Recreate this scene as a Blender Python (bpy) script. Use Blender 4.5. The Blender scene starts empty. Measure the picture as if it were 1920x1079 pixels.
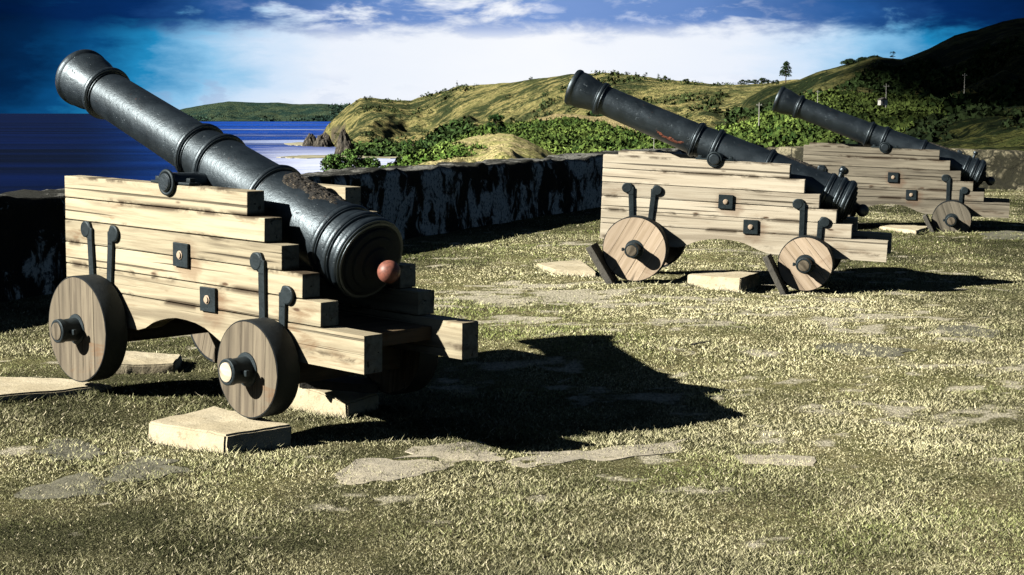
import bpy, bmesh, math, random
import numpy as np
from mathutils import Vector, Matrix, Euler
from mathutils.bvhtree import BVHTree
rng = np.random.default_rng(7); random.seed(7)
R = math.radians
scn = bpy.context.scene
C = scn.collection
# ------------------------------------------------------------------ camera, light, exposure
FPX, CX, CY, HOR, CAMH = 3037.07, 960.0, 539.5, 213.0, 1.2859
PITCH = math.atan((CY-HOR)/FPX)
cam = bpy.data.cameras.new('camera'); camo = bpy.data.objects.new('camera', cam); C.objects.link(camo)
camo.location = (0, 0, CAMH); camo.rotation_euler = (R(90)-PITCH, 0, 0)
cam.sensor_width = 36; cam.lens = FPX/1920*36; cam.clip_start = .1; cam.clip_end = 600000
scn.camera = camo
SUN_EL, SUN_AZ = 29.0, 19.0            # elevation, direction the light travels (deg from +X)
sun = bpy.data.lights.new('sun', 'SUN'); sun.energy = 5.0; sun.angle = R(.5); sun.color = (1, .94, .83)
suno = bpy.data.objects.new('sun', sun); C.objects.link(suno)
dv = Vector((math.cos(R(SUN_EL))*math.cos(R(SUN_AZ)), math.cos(R(SUN_EL))*math.sin(R(SUN_AZ)), -math.sin(R(SUN_EL))))
suno.rotation_euler = dv.to_track_quat('-Z', 'Y').to_euler(); suno.location = (-20, -6, 12)
vs = scn.view_settings; scn.display_settings.display_device = 'sRGB'
vs.view_transform = 'Standard'; vs.look = 'None'; vs.gamma = 1; vs.use_curve_mapping = False; vs.exposure = 1.38

scn.cycles.diffuse_bounces = 0
world = bpy.data.worlds.new('World'); scn.world = world; world.use_nodes = True
class NT:
    def __init__(s, nt): s.nt = nt; nt.nodes.clear()
    def n(s, t, **k):
        o = s.nt.nodes.new(t)
        for a, v in k.items():
            if a.startswith('i_'):
                key = a[2:]; key = int(key) if key.isdigit() else key.replace('_', ' ')
                s.put(o.inputs[key], v)
            else: setattr(o, a, v)
        return o
    def put(s, sock, v):
        if isinstance(v, bpy.types.NodeSocket): s.nt.links.new(v, sock)
        elif isinstance(v, bpy.types.Node): s.nt.links.new(v.outputs[0], sock)
        else:
            if sock.type == 'RGBA' and len(v) == 3: v = (*v, 1)
            sock.default_value = v
    def m(s, op, a, b=0., c=None, clamp=False):
        o = s.n('ShaderNodeMath', operation=op, use_clamp=clamp); s.put(o.inputs[0], a); s.put(o.inputs[1], b)
        if c is not None: s.put(o.inputs[2], c)
        return o.outputs[0]
    def mix(s, f, a, b, mode='MIX'):
        o = s.n('ShaderNodeMix', data_type='RGBA', blend_type=mode); s.put(o.inputs[0], f); s.put(o.inputs[6], a); s.put(o.inputs[7], b)
        return o.outputs[2]
    def ramp(s, f, stops, interp='LINEAR'):
        o = s.n('ShaderNodeValToRGB'); cr = o.color_ramp; cr.interpolation = interp
        while len(cr.elements) < len(stops): cr.elements.new(.5)
        for e, (p, c) in zip(cr.elements, stops):
            e.position = p; e.color = (*c, 1) if not isinstance(c, (int, float)) else (c, c, c, 1)
        s.put(o.inputs[0], f); return o.outputs[0]
    def smooth(s, x, a, b):
        o = s.n('ShaderNodeMapRange', interpolation_type='SMOOTHSTEP'); s.put(o.inputs[0], x)
        o.inputs[1].default_value = a; o.inputs[2].default_value = b; return o.outputs[0]
    def noise(s, vec, scale, detail=4, rough=.55, dist=0., out=0):
        o = s.n('ShaderNodeTexNoise'); s.put(o.inputs['Vector'], vec); o.inputs['Scale'].default_value = scale
        o.inputs['Detail'].default_value = detail; o.inputs['Roughness'].default_value = rough; o.inputs['Distortion'].default_value = dist
        return o.outputs[out]
    def mapv(s, vec, scale=(1, 1, 1), rot=(0, 0, 0), loc=(0, 0, 0)):
        o = s.n('ShaderNodeMapping'); s.put(o.inputs[0], vec)
        o.inputs['Scale'].default_value = scale; o.inputs['Rotation'].default_value = rot; o.inputs['Location'].default_value = loc
        return o.outputs[0]

w = NT(world.node_tree)
sky = w.n('ShaderNodeTexSky', sky_type='NISHITA', sun_disc=False, sun_elevation=R(SUN_EL), sun_rotation=R(252), altitude=40)
tc = w.n('ShaderNodeTexCoord'); sx = w.n('ShaderNodeSeparateXYZ', i_0=tc.outputs['Generated'])
az = w.m('MULTIPLY', w.m('ARCTAN2', sx.outputs[0], sx.outputs[1]), 57.2958)
el = w.m('MULTIPLY', w.m('ARCSINE', sx.outputs[2]), 57.2958)
cmb = w.n('ShaderNodeCombineXYZ', i_0=w.m('MULTIPLY', az, .21), i_1=w.m('MULTIPLY', el, .62), i_2=3.7)
nz = w.noise(cmb.outputs[0], 1.0, 6, .6, .3)
nz2 = w.noise(w.mapv(cmb.outputs[0], loc=(9, 4, 2)), 2.3, 6, .6, .2)
azw = w.m('ADD', az, w.m('MULTIPLY', w.m('SUBTRACT', nz, .5), 1.8))
u_ = w.m('ABSOLUTE', w.m('SUBTRACT', w.m('ADD', azw, w.m('MULTIPLY', w.m('SUBTRACT', nz2, .5), 3.5)), .9))
u_ = w.m('ADD', u_, w.m('MULTIPLY', w.m('MAXIMUM', w.m('SUBTRACT', 1.4, el), 0.), -1.1))
elw = w.m('MULTIPLY', w.m('MAXIMUM', w.m('SUBTRACT', el, 3.), 0.), .5)
gl = w.m('SUBTRACT', 1., w.m('DIVIDE', w.m('ADD', u_, elw), 20.), clamp=True)     # sky brightness, highest straight ahead and falling off to both sides
base = w.ramp(gl, [(0, (.0008, .006, .025)), (.13, (.001, .020, .075)), (.23, (.003, .07, .21)), (.33, (.015, .24, .50)), (.43, (.26, .54, .80)), (.53, (.62, .76, .93)), (.66, (.82, .87, .96)), (1, (.92, .94, .98))])
cband = w.m('MULTIPLY', w.smooth(w.m('ADD', el, w.m('MULTIPLY', w.m('SUBTRACT', nz2, .5), 1.6)), 2.5, 3.3), w.smooth(nz, .30, .44))
cdark = w.ramp(gl, [(0, (.0, .004, .02)), (.3, (.002, .025, .12)), (.45, (.02, .10, .32)), (.7, (.13, .25, .56)), (1, (.20, .33, .66))])
ccol = w.mix(w.m('MULTIPLY', w.m('MULTIPLY', w.smooth(nz2, .52, .68), .6), w.smooth(gl, .4, .7)), cdark, (.62, .70, .90))
s1 = w.mix(cband, base, ccol)
lowc = w.m('MULTIPLY', w.m('MULTIPLY', w.smooth(el, 1.5, .9), w.smooth(nz2, .48, .58)), .35)
s1 = w.mix(w.m('MULTIPLY', lowc, w.m('MULTIPLY', w.smooth(gl, .9, .5), w.smooth(gl, .3, .42))), s1, w.mix(.4, cdark, (.5, .62, .85)))
nis = w.mix(1., sky.outputs[0], (.72, .86, 1.0), 'MULTIPLY')            # tinted Nishita above and behind
custom = w.mix(1., s1, (3.95, 3.95, 3.95), 'MULTIPLY')
front = w.m('MULTIPLY', w.smooth(el, 11., 5.), w.smooth(w.m('ABSOLUTE', az), 60., 26.))
bg = w.n('ShaderNodeBackground', i_1=.1); w.put(bg.inputs[0], w.mix(front, w.mix(1., nis, (.075, .075, .075), 'MULTIPLY'), custom))
wo = w.n('ShaderNodeOutputWorld', i_0=bg.outputs[0])

# ------------------------------------------------------------------ helpers
def at(px, py, Y):
    """world point seen at pixel (1920 frame) at forward distance Y"""
    a = (px-CX)/FPX; b = (CY-py)/FPX
    d = Vector((a, math.cos(PITCH)+b*math.sin(PITCH), -math.sin(PITCH)+b*math.cos(PITCH)))
    return Vector((0, 0, CAMH)) + d*(Y/d.y)
def h3(ix, iy, iz):
    n = (ix*374761393 + iy*668265263 + iz*2147483647 + 1013) & 0xffffffff
    n = ((n ^ (n >> 13))*1274126177) & 0xffffffff
    n = ((n ^ (n >> 16))*2246822519) & 0xffffffff
    return ((n ^ (n >> 15)) & 0xffff)/65535.0
def vnoise(x, y, z=0.):
    x, y, z = np.broadcast_arrays(np.asarray(x, float), np.asarray(y, float), np.asarray(z, float))
    ix, iy, iz = np.floor(x).astype(np.int64), np.floor(y).astype(np.int64), np.floor(z).astype(np.int64)
    fx, fy, fz = x-ix, y-iy, z-iz
    fx, fy, fz = [t*t*(3-2*t) for t in (fx, fy, fz)]
    r = 0
    for a in (0, 1):
        for b in (0, 1):
            for c in (0, 1):
                r = r + h3(ix+a, iy+b, iz+c)*(fx if a else 1-fx)*(fy if b else 1-fy)*(fz if c else 1-fz)
    return r
def fbm(x, y, z=0., o=4, lac=2.03, gain=.5):
    s = 0; a = .5; t = 0
    x, y, z = [np.asarray(v, float) for v in (x, y, z)]
    for i in range(o):
        s = s+a*vnoise(x+17.3*i, y+5.1*i, z+3.3*i); t += a; a *= gain; x, y, z = x*lac, y*lac, z*lac
    return s/t*2-1
def tag(o, label=None, cat=None, group=None, kind=None):
    if label: o['label'] = label
    if cat: o['category'] = cat
    if group: o['group'] = group
    if kind: o['kind'] = kind
    return o
def link(name, me, mat=None, parent=None, smooth=False):
    o = bpy.data.objects.new(name, me); C.objects.link(o)
    if mat and not me.materials: me.materials.append(mat)
    if parent: o.parent = parent
    if smooth: me.shade_smooth()
    return o
def obj(name, bm, mat=None, parent=None, smooth=False):
    me = bpy.data.meshes.new(name); bmesh.ops.recalc_face_normals(bm, faces=bm.faces); bm.to_mesh(me); bm.free()
    return link(name, me, mat, parent, smooth)
def mesh_np(name, V, F, mat=None, parent=None, smooth=False, col=None):
    V = np.asarray(V, np.float32); F = np.asarray(F, np.int32)
    me = bpy.data.meshes.new(name); k = F.shape[1]
    me.vertices.add(len(V)); me.vertices.foreach_set('co', V.ravel())
    me.loops.add(F.size); me.loops.foreach_set('vertex_index', F.ravel())
    me.polygons.add(len(F)); me.polygons.foreach_set('loop_start', np.arange(0, F.size, k, dtype=np.int32))
    me.update(calc_edges=True)
    if col is not None:
        ca = me.color_attributes.new('col', 'FLOAT_COLOR', 'POINT'); ca.data.foreach_set('color', np.asarray(col, np.float32).ravel())
    return link(name, me, mat, parent, smooth)
def empty(name, loc, rot=(0, 0, 0)):
    o = bpy.data.objects.new(name, None); C.objects.link(o); o.location = loc; o.rotation_euler = rot; o.empty_display_size = .2; return o
def add_box(bm, c, s, rot=None, bev=0., jit=0.):
    M = Matrix.Translation(c) @ (rot.to_matrix().to_4x4() if rot else Matrix.Identity(4)) @ Matrix.Diagonal((*s, 1))
    r = bmesh.ops.create_cube(bm, size=1, matrix=M)
    if jit:
        for v in r['verts']: v.co += Vector([random.uniform(-jit, jit) for _ in range(3)])
    if bev:
        es = list({e for v in r['verts'] for e in v.link_edges})
        bmesh.ops.bevel(bm, geom=es, offset=bev, segments=2, affect='EDGES', profile=.6)
def add_prism(bm, pts, y0, y1):
    """pts in (x,z), extruded along y"""
    a = [bm.verts.new((x, y0, z)) for x, z in pts]; b = [bm.verts.new((x, y1, z)) for x, z in pts]; n = len(pts)
    bm.faces.new(a); bm.faces.new(b[::-1])
    for i in range(n): bm.faces.new((a[i], b[i], b[(i+1) % n], a[(i+1) % n]))
def add_lathe(bm, prof, seg=48, M=Matrix.Identity(4)):
    """prof (s along +X, r)"""
    rows = []
    for s, r in prof:
        if r < 1e-6: rows.append([bm.verts.new(M @ Vector((s, 0, 0)))])
        else: rows.append([bm.verts.new(M @ Vector((s, r*math.cos(2*math.pi*k/seg), r*math.sin(2*math.pi*k/seg)))) for k in range(seg)])
    for a, b in zip(rows, rows[1:]):
        for k in range(seg):
            k2 = (k+1) % seg
            if len(a) == 1 and len(b) == 1: continue
            if len(a) == 1: bm.faces.new((a[0], b[k], b[k2]))
            elif len(b) == 1: bm.faces.new((a[k], b[0], a[k2]))
            else: bm.faces.new((a[k], b[k], b[k2], a[k2]))
def autosmooth(o, ang=35):
    me = o.data; me.shade_smooth()
    bm = bmesh.new(); bm.from_mesh(me)
    for e in bm.edges:
        if len(e.link_faces) == 2 and e.calc_face_angle(0) > R(ang): e.smooth = False
    bm.to_mesh(me); bm.free()
def torus(bm, R0, r0, M, seg=32, ms=10):
    vs_ = [[bm.verts.new(M @ Vector(((R0+r0*math.cos(b))*math.cos(a), r0*math.sin(b), (R0+r0*math.cos(b))*math.sin(a)))) for b in [2*math.pi*j/ms for j in range(ms)]] for a in [2*math.pi*i/seg for i in range(seg)]]
    for i in range(seg):
        for j in range(ms):
            bm.faces.new((vs_[i][j], vs_[(i+1) % seg][j], vs_[(i+1) % seg][(j+1) % ms], vs_[i][(j+1) % ms]))

# ------------------------------------------------------------------ materials
def new_mat(name):
    m = bpy.data.materials.new(name); m.use_nodes = True; t = NT(m.node_tree)
    out = t.n('ShaderNodeOutputMaterial'); p = t.n('ShaderNodeBsdfPrincipled'); t.put(out.inputs[0], p.outputs[0])
    return m, t, p
def bump(t, p, h, strength=.5, dist=.01):
    b = t.n('ShaderNodeBump'); b.inputs['Strength'].default_value = strength; b.inputs['Distance'].default_value = dist
    t.put(b.inputs['Height'], h); t.put(p.inputs['Normal'], b.outputs[0])
def wood_mat(name, light, mid, dark, along=(1.2, 26, 26), stain=.5, seam=0., grey=0.):
    m, t, p = new_mat(name)
    tcn = t.n('ShaderNodeTexCoord'); ob = tcn.outputs['Object']
    geo = t.n('ShaderNodeNewGeometry'); rnd = geo.outputs['Random Per Island']
    off = t.n('ShaderNodeCombineXYZ'); t.put(off.inputs[0], t.m('MULTIPLY', rnd, 31.)); t.put(off.inputs[1], t.m('MULTIPLY', rnd, 17.)); t.put(off.inputs[2], t.m('MULTIPLY', rnd, 7.))
    va = t.n('ShaderNodeVectorMath', operation='ADD'); t.put(va.inputs[0], ob); t.put(va.inputs[1], off.outputs[0])
    v = va.outputs[0]
    fine = t.noise(t.mapv(v, along), 1.6, 6, .65, .6)
    streak = t.noise(t.mapv(v, tuple(a*.35 for a in along)), 1.0, 4, .6, 1.2)
    broad = t.noise(t.mapv(v, tuple((a*.25+.6) for a in along)), .9, 3, .5)
    crack = t.noise(t.mapv(v, tuple(a*(.5 if i == 0 else 1.6) for i, a in enumerate(along))), .9, 3, .45, .3)
    c = t.mix(t.smooth(fine, .38, .66), light, mid)
    c = t.mix(t.m('MULTIPLY', t.smooth(streak, .52, .72), .75), c, dark)
    c = t.mix(t.smooth(broad, .35, .75), c, t.mix(.45, c, mid))
    c = t.mix(t.m('MULTIPLY', t.smooth(crack, .63, .69), .8), c, (.03, .024, .015))
    # brown water stains with their own shape
    st = t.noise(t.mapv(ob, (1.3, 3, 6)), 1.7, 5, .6, .8)
    c = t.mix(t.m('MULTIPLY', t.smooth(st, .58, .74), stain), c, (.16, .075, .028))
    if seam:      # dirt and water marks that collect along the joints between the timbers
        sz = t.n('ShaderNodeSeparateXYZ', i_0=ob)
        ph = t.m('FRACT', t.m('DIVIDE', t.m('SUBTRACT', sz.outputs[2], .4239-.0538), .1072))
        near = t.smooth(t.m('ABSOLUTE', t.m('SUBTRACT', ph, .5)), .24, .03)
        bl = t.noise(t.mapv(ob, (1.6, 1, 3), loc=(3, 1, 2)), 1.6, 5, .65, .5)
        c = t.mix(t.m('MULTIPLY', t.m('MULTIPLY', near, t.smooth(bl, .50, .62)), seam), c, (.055, .038, .022))
        kn = t.n('ShaderNodeTexVoronoi', feature='F1'); t.put(kn.inputs['Vector'], t.mapv(v, (1.5, 1, 5))); kn.inputs['Scale'].default_value = 1.7
        c = t.mix(t.smooth(kn.outputs['Distance'], .085, .03), c, (.10, .06, .035))
    if seam:
        for bx, bz in ((-.1774, .648), (-.3794, .4668)):
            dd = t.n('ShaderNodeVectorMath', operation='DISTANCE'); t.put(dd.inputs[0], t.mapv(ob, (1, 0, 1.1))); dd.inputs[1].default_value = (bx-.03, 0, bz*1.1-.02)
            c = t.mix(t.m('MULTIPLY', t.smooth(t.m('ADD', dd.outputs['Value'], t.m('MULTIPLY', t.m('SUBTRACT', bl, .5), .35)), .13, .05), .45), c, (.15, .065, .028))
    val = t.m('ADD', .80, t.m('MULTIPLY', rnd, .32))
    hs = t.n('ShaderNodeHueSaturation'); t.put(hs.inputs['Value'], val); hs.inputs['Saturation'].default_value = 1-grey; t.put(hs.inputs['Color'], c)
    t.put(p.inputs['Base Color'], hs.outputs[0])
    p.inputs['Roughness'].default_value = .75; p.inputs['Specular IOR Level'].default_value = .25
    hgt = t.m('SUBTRACT', t.m('MULTIPLY', fine, .5), t.m('MULTIPLY', t.smooth(crack, .62, .71), 1.2))
    bump(t, p, hgt, .7, .004)
    return m
M_WOOD = wood_mat('weathered_timber', (.49, .44, .31), (.35, .30, .205), (.11, .088, .06), seam=.95, stain=.6)
M_WOOD2 = wood_mat('pale_bleached_timber', (.63, .575, .455), (.50, .44, .335), (.22, .18, .13), seam=.85, stain=.35)
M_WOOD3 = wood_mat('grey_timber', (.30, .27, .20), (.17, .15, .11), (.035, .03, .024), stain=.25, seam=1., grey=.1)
M_WHEEL = wood_mat('wheel_timber', (.21, .18, .13), (.11, .092, .068), (.025, .021, .016), along=(24, 24, 1.3), stain=.5)
M_WHEEL2 = wood_mat('pale_wheel_timber', (.55, .45, .34), (.42, .33, .23), (.20, .145, .10), along=(24, 24, 1.3), stain=.3)
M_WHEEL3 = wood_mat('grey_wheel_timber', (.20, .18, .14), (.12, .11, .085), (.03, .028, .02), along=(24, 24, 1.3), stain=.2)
M_WOODIN = wood_mat('axle_timber', (.20, .15, .09), (.12, .09, .055), (.04, .03, .02), along=(24, 1.3, 24))
def iron_mat(name, col, rough=.42, rust=.25):
    m, t, p = new_mat(name)
    ob = t.n('ShaderNodeTexCoord').outputs['Object']
    n1 = t.noise(ob, 9, 6, .65); n2 = t.noise(ob, 140, 3, .6); n3 = t.noise(ob, 38, 4, .6)
    c = t.mix(t.smooth(n1, .35, .7), col, tuple(x*2.0+.004 for x in col))
    c = t.mix(t.m('MULTIPLY', t.smooth(n3, .66, .74), rust), c, (.14, .05, .022))
    t.put(p.inputs['Base Color'], c)
    t.put(p.inputs['Roughness'], t.m('ADD', rough-.08, t.m('MULTIPLY', n1, .2)))
    p.inputs['Specular IOR Level'].default_value = 1. if rough < .5 else .4
    p.inputs['Specular Tint'].default_value = (.72, .88, 1, 1)
    pit = t.m('ADD', t.m('MULTIPLY', n2, .35), t.m('ADD', t.m('MULTIPLY', n3, .8), t.m('MULTIPLY', t.smooth(n3, .35, .28), -.8)))
    bump(t, p, pit, .6, .004)
    return m
M_IRON = iron_mat('black_painted_iron', (.004, .007, .010), .42)
M_DULL = iron_mat('dull_black_iron', (.006, .008, .010), .75, .1)
M_STRAP = iron_mat('strap_iron', (.006, .010, .012), .55, .35)
M_TYRE = iron_mat('black_tyre_paint', (.003, .004, .005), .7, .1)
m, t, p = new_mat('red_primer'); n_ = t.noise(t.n('ShaderNodeTexCoord').outputs['Object'], 60, 4, .6)
t.put(p.inputs['Base Color'], t.mix(t.smooth(n_, .4, .65), (.27, .10, .07), (.16, .065, .048))); p.inputs['Roughness'].default_value = .5; M_RED = m
m, t, p = new_mat('rust_scale'); ob = t.n('ShaderNodeTexCoord').outputs['Object']; n_ = t.noise(ob, 90, 5, .7)
t.put(p.inputs['Base Color'], t.ramp(n_, [(.38, (.006, .006, .006)), (.54, (.020, .018, .015)), (.63, (.16, .13, .09)), (.74, (.50, .45, .36))])); p.inputs['Roughness'].default_value = .9
bump(t, p, n_, 1, .01); M_CRUST = m
m, t, p = new_mat('flaked_red_rust'); ob = t.n('ShaderNodeTexCoord').outputs['Object']; n_ = t.noise(ob, 40, 5, .7)
t.put(p.inputs['Base Color'], t.ramp(n_, [(.35, (.03, .015, .01)), (.6, (.24, .07, .035))])); p.inputs['Roughness'].default_value = .85; M_RUST = m
m, t, p = new_mat('bolt_zinc'); p.inputs['Base Color'].default_value = (.42, .33, .24, 1); p.inputs['Roughness'].default_value = .5; M_BOLT = m
def conc_mat(name, a, b, c_):
    m, t, p = new_mat(name); ob = t.n('ShaderNodeTexCoord').outputs['Object']
    n1 = t.noise(ob, 3.1, 5, .6); n2 = t.noise(ob, 30, 5, .7); n3 = t.noise(ob, 120, 3, .6)
    c = t.mix(t.smooth(n1, .35, .65), a, b); c = t.mix(t.m('MULTIPLY', t.smooth(n2, .52, .70), .7), c, c_)
    t.put(p.inputs['Base Color'], c); p.inputs['Roughness'].default_value = .9
    bump(t, p, t.m('ADD', n2, t.m('MULTIPLY', n3, .4)), .6, .006); return m
M_CONC = conc_mat('cast_concrete', (.56, .50, .36), (.46, .40, .27), (.24, .20, .12))
M_CONCD = conc_mat('dark_concrete', (.10, .095, .08), (.07, .068, .06), (.03, .03, .026))  # concrete in a darker grey
M_FLAG = conc_mat('limestone_flag', (.50, .45, .34), (.36, .33, .26), (.16, .15, .11))
M_FLAGG = conc_mat('grey_flag', (.165, .16, .115), (.11, .11, .08), (.04, .045, .025))

# ------------------------------------------------------------------ terrace ground
CP = np.array([(.37, 6.75, -.12), (1.04, 7.5, -.12), (1.2, 8.0, -.09), (.62, 9.4, 0), (-1.9, 7.9, -.045), (-1.2, 6.5, -.085), (-.7, 7.3, -.075), (0, 5, -.12), (-1.6, 4.8, -.10),
    (1.6, 4.8, -.12), (3.4, 12.2, -.07), (.9, 12.6, -.03), (2.3, 12.1, -.07), (2.3, 10, -.04), (4.9, 17.6, .02), (-1.3, 9.9, -.02), (0, 14, 0), (-3.3, 11, 0), (1, 20, 0), (8, 27, 0), (4, 26, 0), (5, 8, -.08), (-4, 5, -.06), (0, -6, -.12)])
def gh(x, y):
    x = np.asarray(x, float); y = np.asarray(y, float)
    d2 = (x[..., None]-CP[:, 0])**2+(y[..., None]-CP[:, 1])**2+.15
    wt = 1/d2**1.6
    z = (wt*CP[:, 2]).sum(-1)/wt.sum(-1)
    return z+.014*fbm(x*1.3, y*1.3, 0, 3)+.006*fbm(x*6, y*6, 2, 2)
def sstep(v, a, b):
    t_ = np.clip((v-a)/(b-a), 0, 1); return t_*t_*(3-2*t_)
def centre_dist(x, y):      # distance from the terrace middle; turf is painted darker outward as edge shade
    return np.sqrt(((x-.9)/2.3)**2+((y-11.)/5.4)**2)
def bare_f(x, y):
    x = np.asarray(x, float); y = np.asarray(y, float)
    f = .45*fbm(x*.9+3, y*1.3, 7, 5)+.5*fbm(x*3.4, y*4.6, 8, 4)+.5*fbm(x*9, y*11, 6, 3)
    return sstep(f+.22*np.clip(1.15-centre_dist(x, y), -.4, .8), .12, .52)
def lush_shade_f(x, y):  # random lush patches plus shade painted in towards the terrace edges
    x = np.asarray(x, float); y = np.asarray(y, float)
    return np.clip(np.clip((centre_dist(x, y)-.72)*1.15, -.1, .75)+.9*fbm(x*.8+5, y*.8, 31, 4)+.55*fbm(x*3.1, y*3.1, 33, 3), 0, 1)
WALL = [(-12.4, -10.5), (-3.29, 11.5), (1.05, 22.0), (4.75, 30.6)]      # near face of the sea wall
WALLR = [(4.75, 30.6), (7.3, 28.1), (10.2, 26.6), (16., 24.6)]
def seg_side(x, y, a, b):
    dx, dy = b[0]-a[0], b[1]-a[1]; L = math.hypot(dx, dy)
    return ((x-a[0])*dy-(y-a[1])*dx)/L      # >0 right of the line (inside)
def outer(x, y):
    sL = np.minimum(seg_side(x, y, WALL[0], WALL[1]), seg_side(x, y, WALL[1], WALL[3]))
    sR = seg_side(x, y, WALLR[0], WALLR[3])
    dl = np.maximum(-sL-.9, 0); dr = np.maximum(-sR-.9, 0)
    return dl, dr
def full_h(x, y):
    dl, dr = outer(x, y)
    z = gh(x, y)-.85*dl-.03*dr
    return np.maximum(z, -44)
def axis(parts):
    r = []
    for a, b, n in parts: r += list(np.linspace(a, b, n, endpoint=False))
    return np.array(r+[parts[-1][1]])
gx = axis([(-60, -12, 24), (-12, -4, 40), (-4, 6, 200), (6, 14, 60), (14, 70, 28)])
gy = axis([(-30, 0, 20), (0, 4, 30), (4, 14, 220), (14, 34, 160), (34, 90, 30)])
GX, GY = np.meshgrid(gx, gy, indexing='ij'); GZ = full_h(GX, GY)
V = np.stack([GX, GY, GZ], -1).reshape(-1, 3); n0, n1 = len(gx), len(gy)
I = np.arange(n0*n1).reshape(n0, n1)
F = np.stack([I[:-1, :-1], I[1:, :-1], I[1:, 1:], I[:-1, 1:]], -1).reshape(-1, 4)
m, t, p = new_mat('dry_turf'); geo = t.n('ShaderNodeNewGeometry'); P = geo.outputs['Position']
a1 = t.noise(P, .75, 5, .6); a2 = t.noise(P, 3.3, 5, .65); a3 = t.noise(P, 45, 4, .7); a4 = t.noise(t.mapv(P, (1, 1, .2)), 160, 3, .7)
c = t.mix(t.smooth(a2, .35, .62), (.36, .32, .16), (.20, .20, .075))
vc = t.n('ShaderNodeSeparateColor', i_0=t.n('ShaderNodeVertexColor', layer_name='col').outputs[0])
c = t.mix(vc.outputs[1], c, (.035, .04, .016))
bmask = t.smooth(t.m('ADD', vc.outputs[0], t.m('MULTIPLY', t.m('SUBTRACT', t.noise(P, 22, 4, .7), .5), 1.6)), .2, .9)
c = t.mix(t.m('MULTIPLY', t.smooth(a3, .46, .62), .75), c, (.045, .048, .02))
c = t.mix(t.m('MULTIPLY', t.smooth(a4, .52, .64), .75), c, (.58, .54, .33))
p.inputs['Roughness'].default_value = 1; p.inputs['Specular IOR Level'].default_value = .1
c = t.mix(t.m('MULTIPLY', t.smooth(t.noise(P, 95, 3, .7), .52, .62), .8), c, (.03, .032, .014))
c = t.mix(bmask, c, t.mix(t.smooth(t.noise(P, 60, 4, .7), .42, .62), (.74, .69, .54), (.34, .32, .22))); t.put(p.inputs['Base Color'], c)
bump(t, p, t.m('ADD', a3, t.m('MULTIPLY', a4, .6)), 1, .03); M_GROUND = m
BM = bare_f(GX, GY).ravel(); LM = lush_shade_f(GX, GY).ravel()
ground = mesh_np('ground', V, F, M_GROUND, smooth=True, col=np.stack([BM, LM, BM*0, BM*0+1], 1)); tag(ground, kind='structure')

# ------------------------------------------------------------------ flat stones let into the turf (pixel outline -> ground)
def gpt(px, py):
    z = -.05
    for _ in range(6):
        a = (px-CX)/FPX; b = (CY-py)/FPX
        d = (a, math.cos(PITCH)+b*math.sin(PITCH), -math.sin(PITCH)+b*math.cos(PITCH)); k = (z-CAMH)/d[2]
        x, y = d[0]*k, d[1]*k; z = float(gh(x, y))
    return x, y
stone_polys = []
def flat_stone(pix, mat, label, name='flagstone', th=.002, rough=.085, cat='flagstone', group='flat stones let into the turf'):
    pts = [gpt(*q) for q in pix]
    n = len(pts); cx = sum(q[0] for q in pts)/n; cy = sum(q[1] for q in pts)/n
    ring = []
    for i in range(n):
        a, b = pts[i], pts[(i+1) % n]
        for k in range(8):
            f = k/8; x, y = a[0]*(1-f)+b[0]*f, a[1]*(1-f)+b[1]*f
            o_ = rough*float(fbm(x*7, y*7, 5, 3)); l = math.hypot(x-cx, y-cy)+1e-6
            ring.append((x+(x-cx)/l*o_*2, y+(y-cy)/l*o_*2))
    bm = bmesh.new(); rows = []
    for f in (1.0, .97, .8, .55, .3):
        rows.append([bm.verts.new((cx+(x-cx)*f, cy+(y-cy)*f, float(gh(cx+(x-cx)*f, cy+(y-cy)*f))+(th if f < .99 else -.05)+.004*float(fbm(x*9*f, y*9*f, 1, 3)))) for x, y in ring])
    cv = bm.verts.new((cx, cy, float(gh(cx, cy))+th)); N = len(ring)
    for a, b in zip(rows, rows[1:]):
        for i in range(N): bm.faces.new((a[i], a[(i+1) % N], b[(i+1) % N], b[i]))
    for i in range(N): bm.faces.new((rows[-1][i], rows[-1][(i+1) % N], cv))
    o = obj(name, bm, mat, smooth=False); tag(o, label, cat, group)
    stone_polys.append(np.array(ring)); return o
flat_stone([(590, 902), (700, 866), (800, 862), (835, 872), (760, 900), (660, 914)], M_FLAG, 'long pale flagstone lying level in the grass below the near cannon shadow')
flat_stone([(728, 862), (812, 836), (905, 832), (972, 852), (938, 866), (842, 870), (806, 859)], M_FLAG, 'pale paving stone touching the lower edge of the big shadow')
flat_stone([(945, 868), (980, 852), (1085, 846), (1200, 836), (1262, 828), (1240, 848), (1120, 862), (1000, 876)], M_FLAG, 'long thin pale flagstone running right of the shadow tip')
flat_stone([(1385, 852), (1450, 848), (1505, 858), (1515, 872), (1455, 878), (1405, 868)], M_FLAG, 'small bright pale stone alone in the grass right of the big shadow')
flat_stone([(60, 846), (110, 828), (170, 830), (208, 850), (170, 864), (100, 868)], M_FLAGG, 'dark grey flat stone in the grass below the near front wheel')
flat_stone([(212, 876), (262, 858), (340, 862), (352, 884), (290, 898), (230, 892)], M_FLAGG, 'grey flat stone between the dark stone and the near wheel block')
flat_stone([(60, 925), (150, 895), (205, 903), (190, 925), (110, 945)], M_FLAGG, 'dim grey flat stone nearest the lower left corner')
flat_stone([(1553, 650), (1600, 640), (1690, 655), (1660, 668), (1590, 668)], M_FLAGG, 'grey flat stone in the open grass in front of the middle cannon')
flat_stone([(1755, 618), (1800, 608), (1875, 622), (1860, 634), (1790, 632)], M_FLAGG, 'grey flat stone at the right edge beyond the middle cannon shadow')
flat_stone([(1840, 436), (1915, 432), (1985, 440), (1930, 450), (1850, 448)], M_FLAGG, 'grey flat stone beside the far carriage tail')

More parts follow.
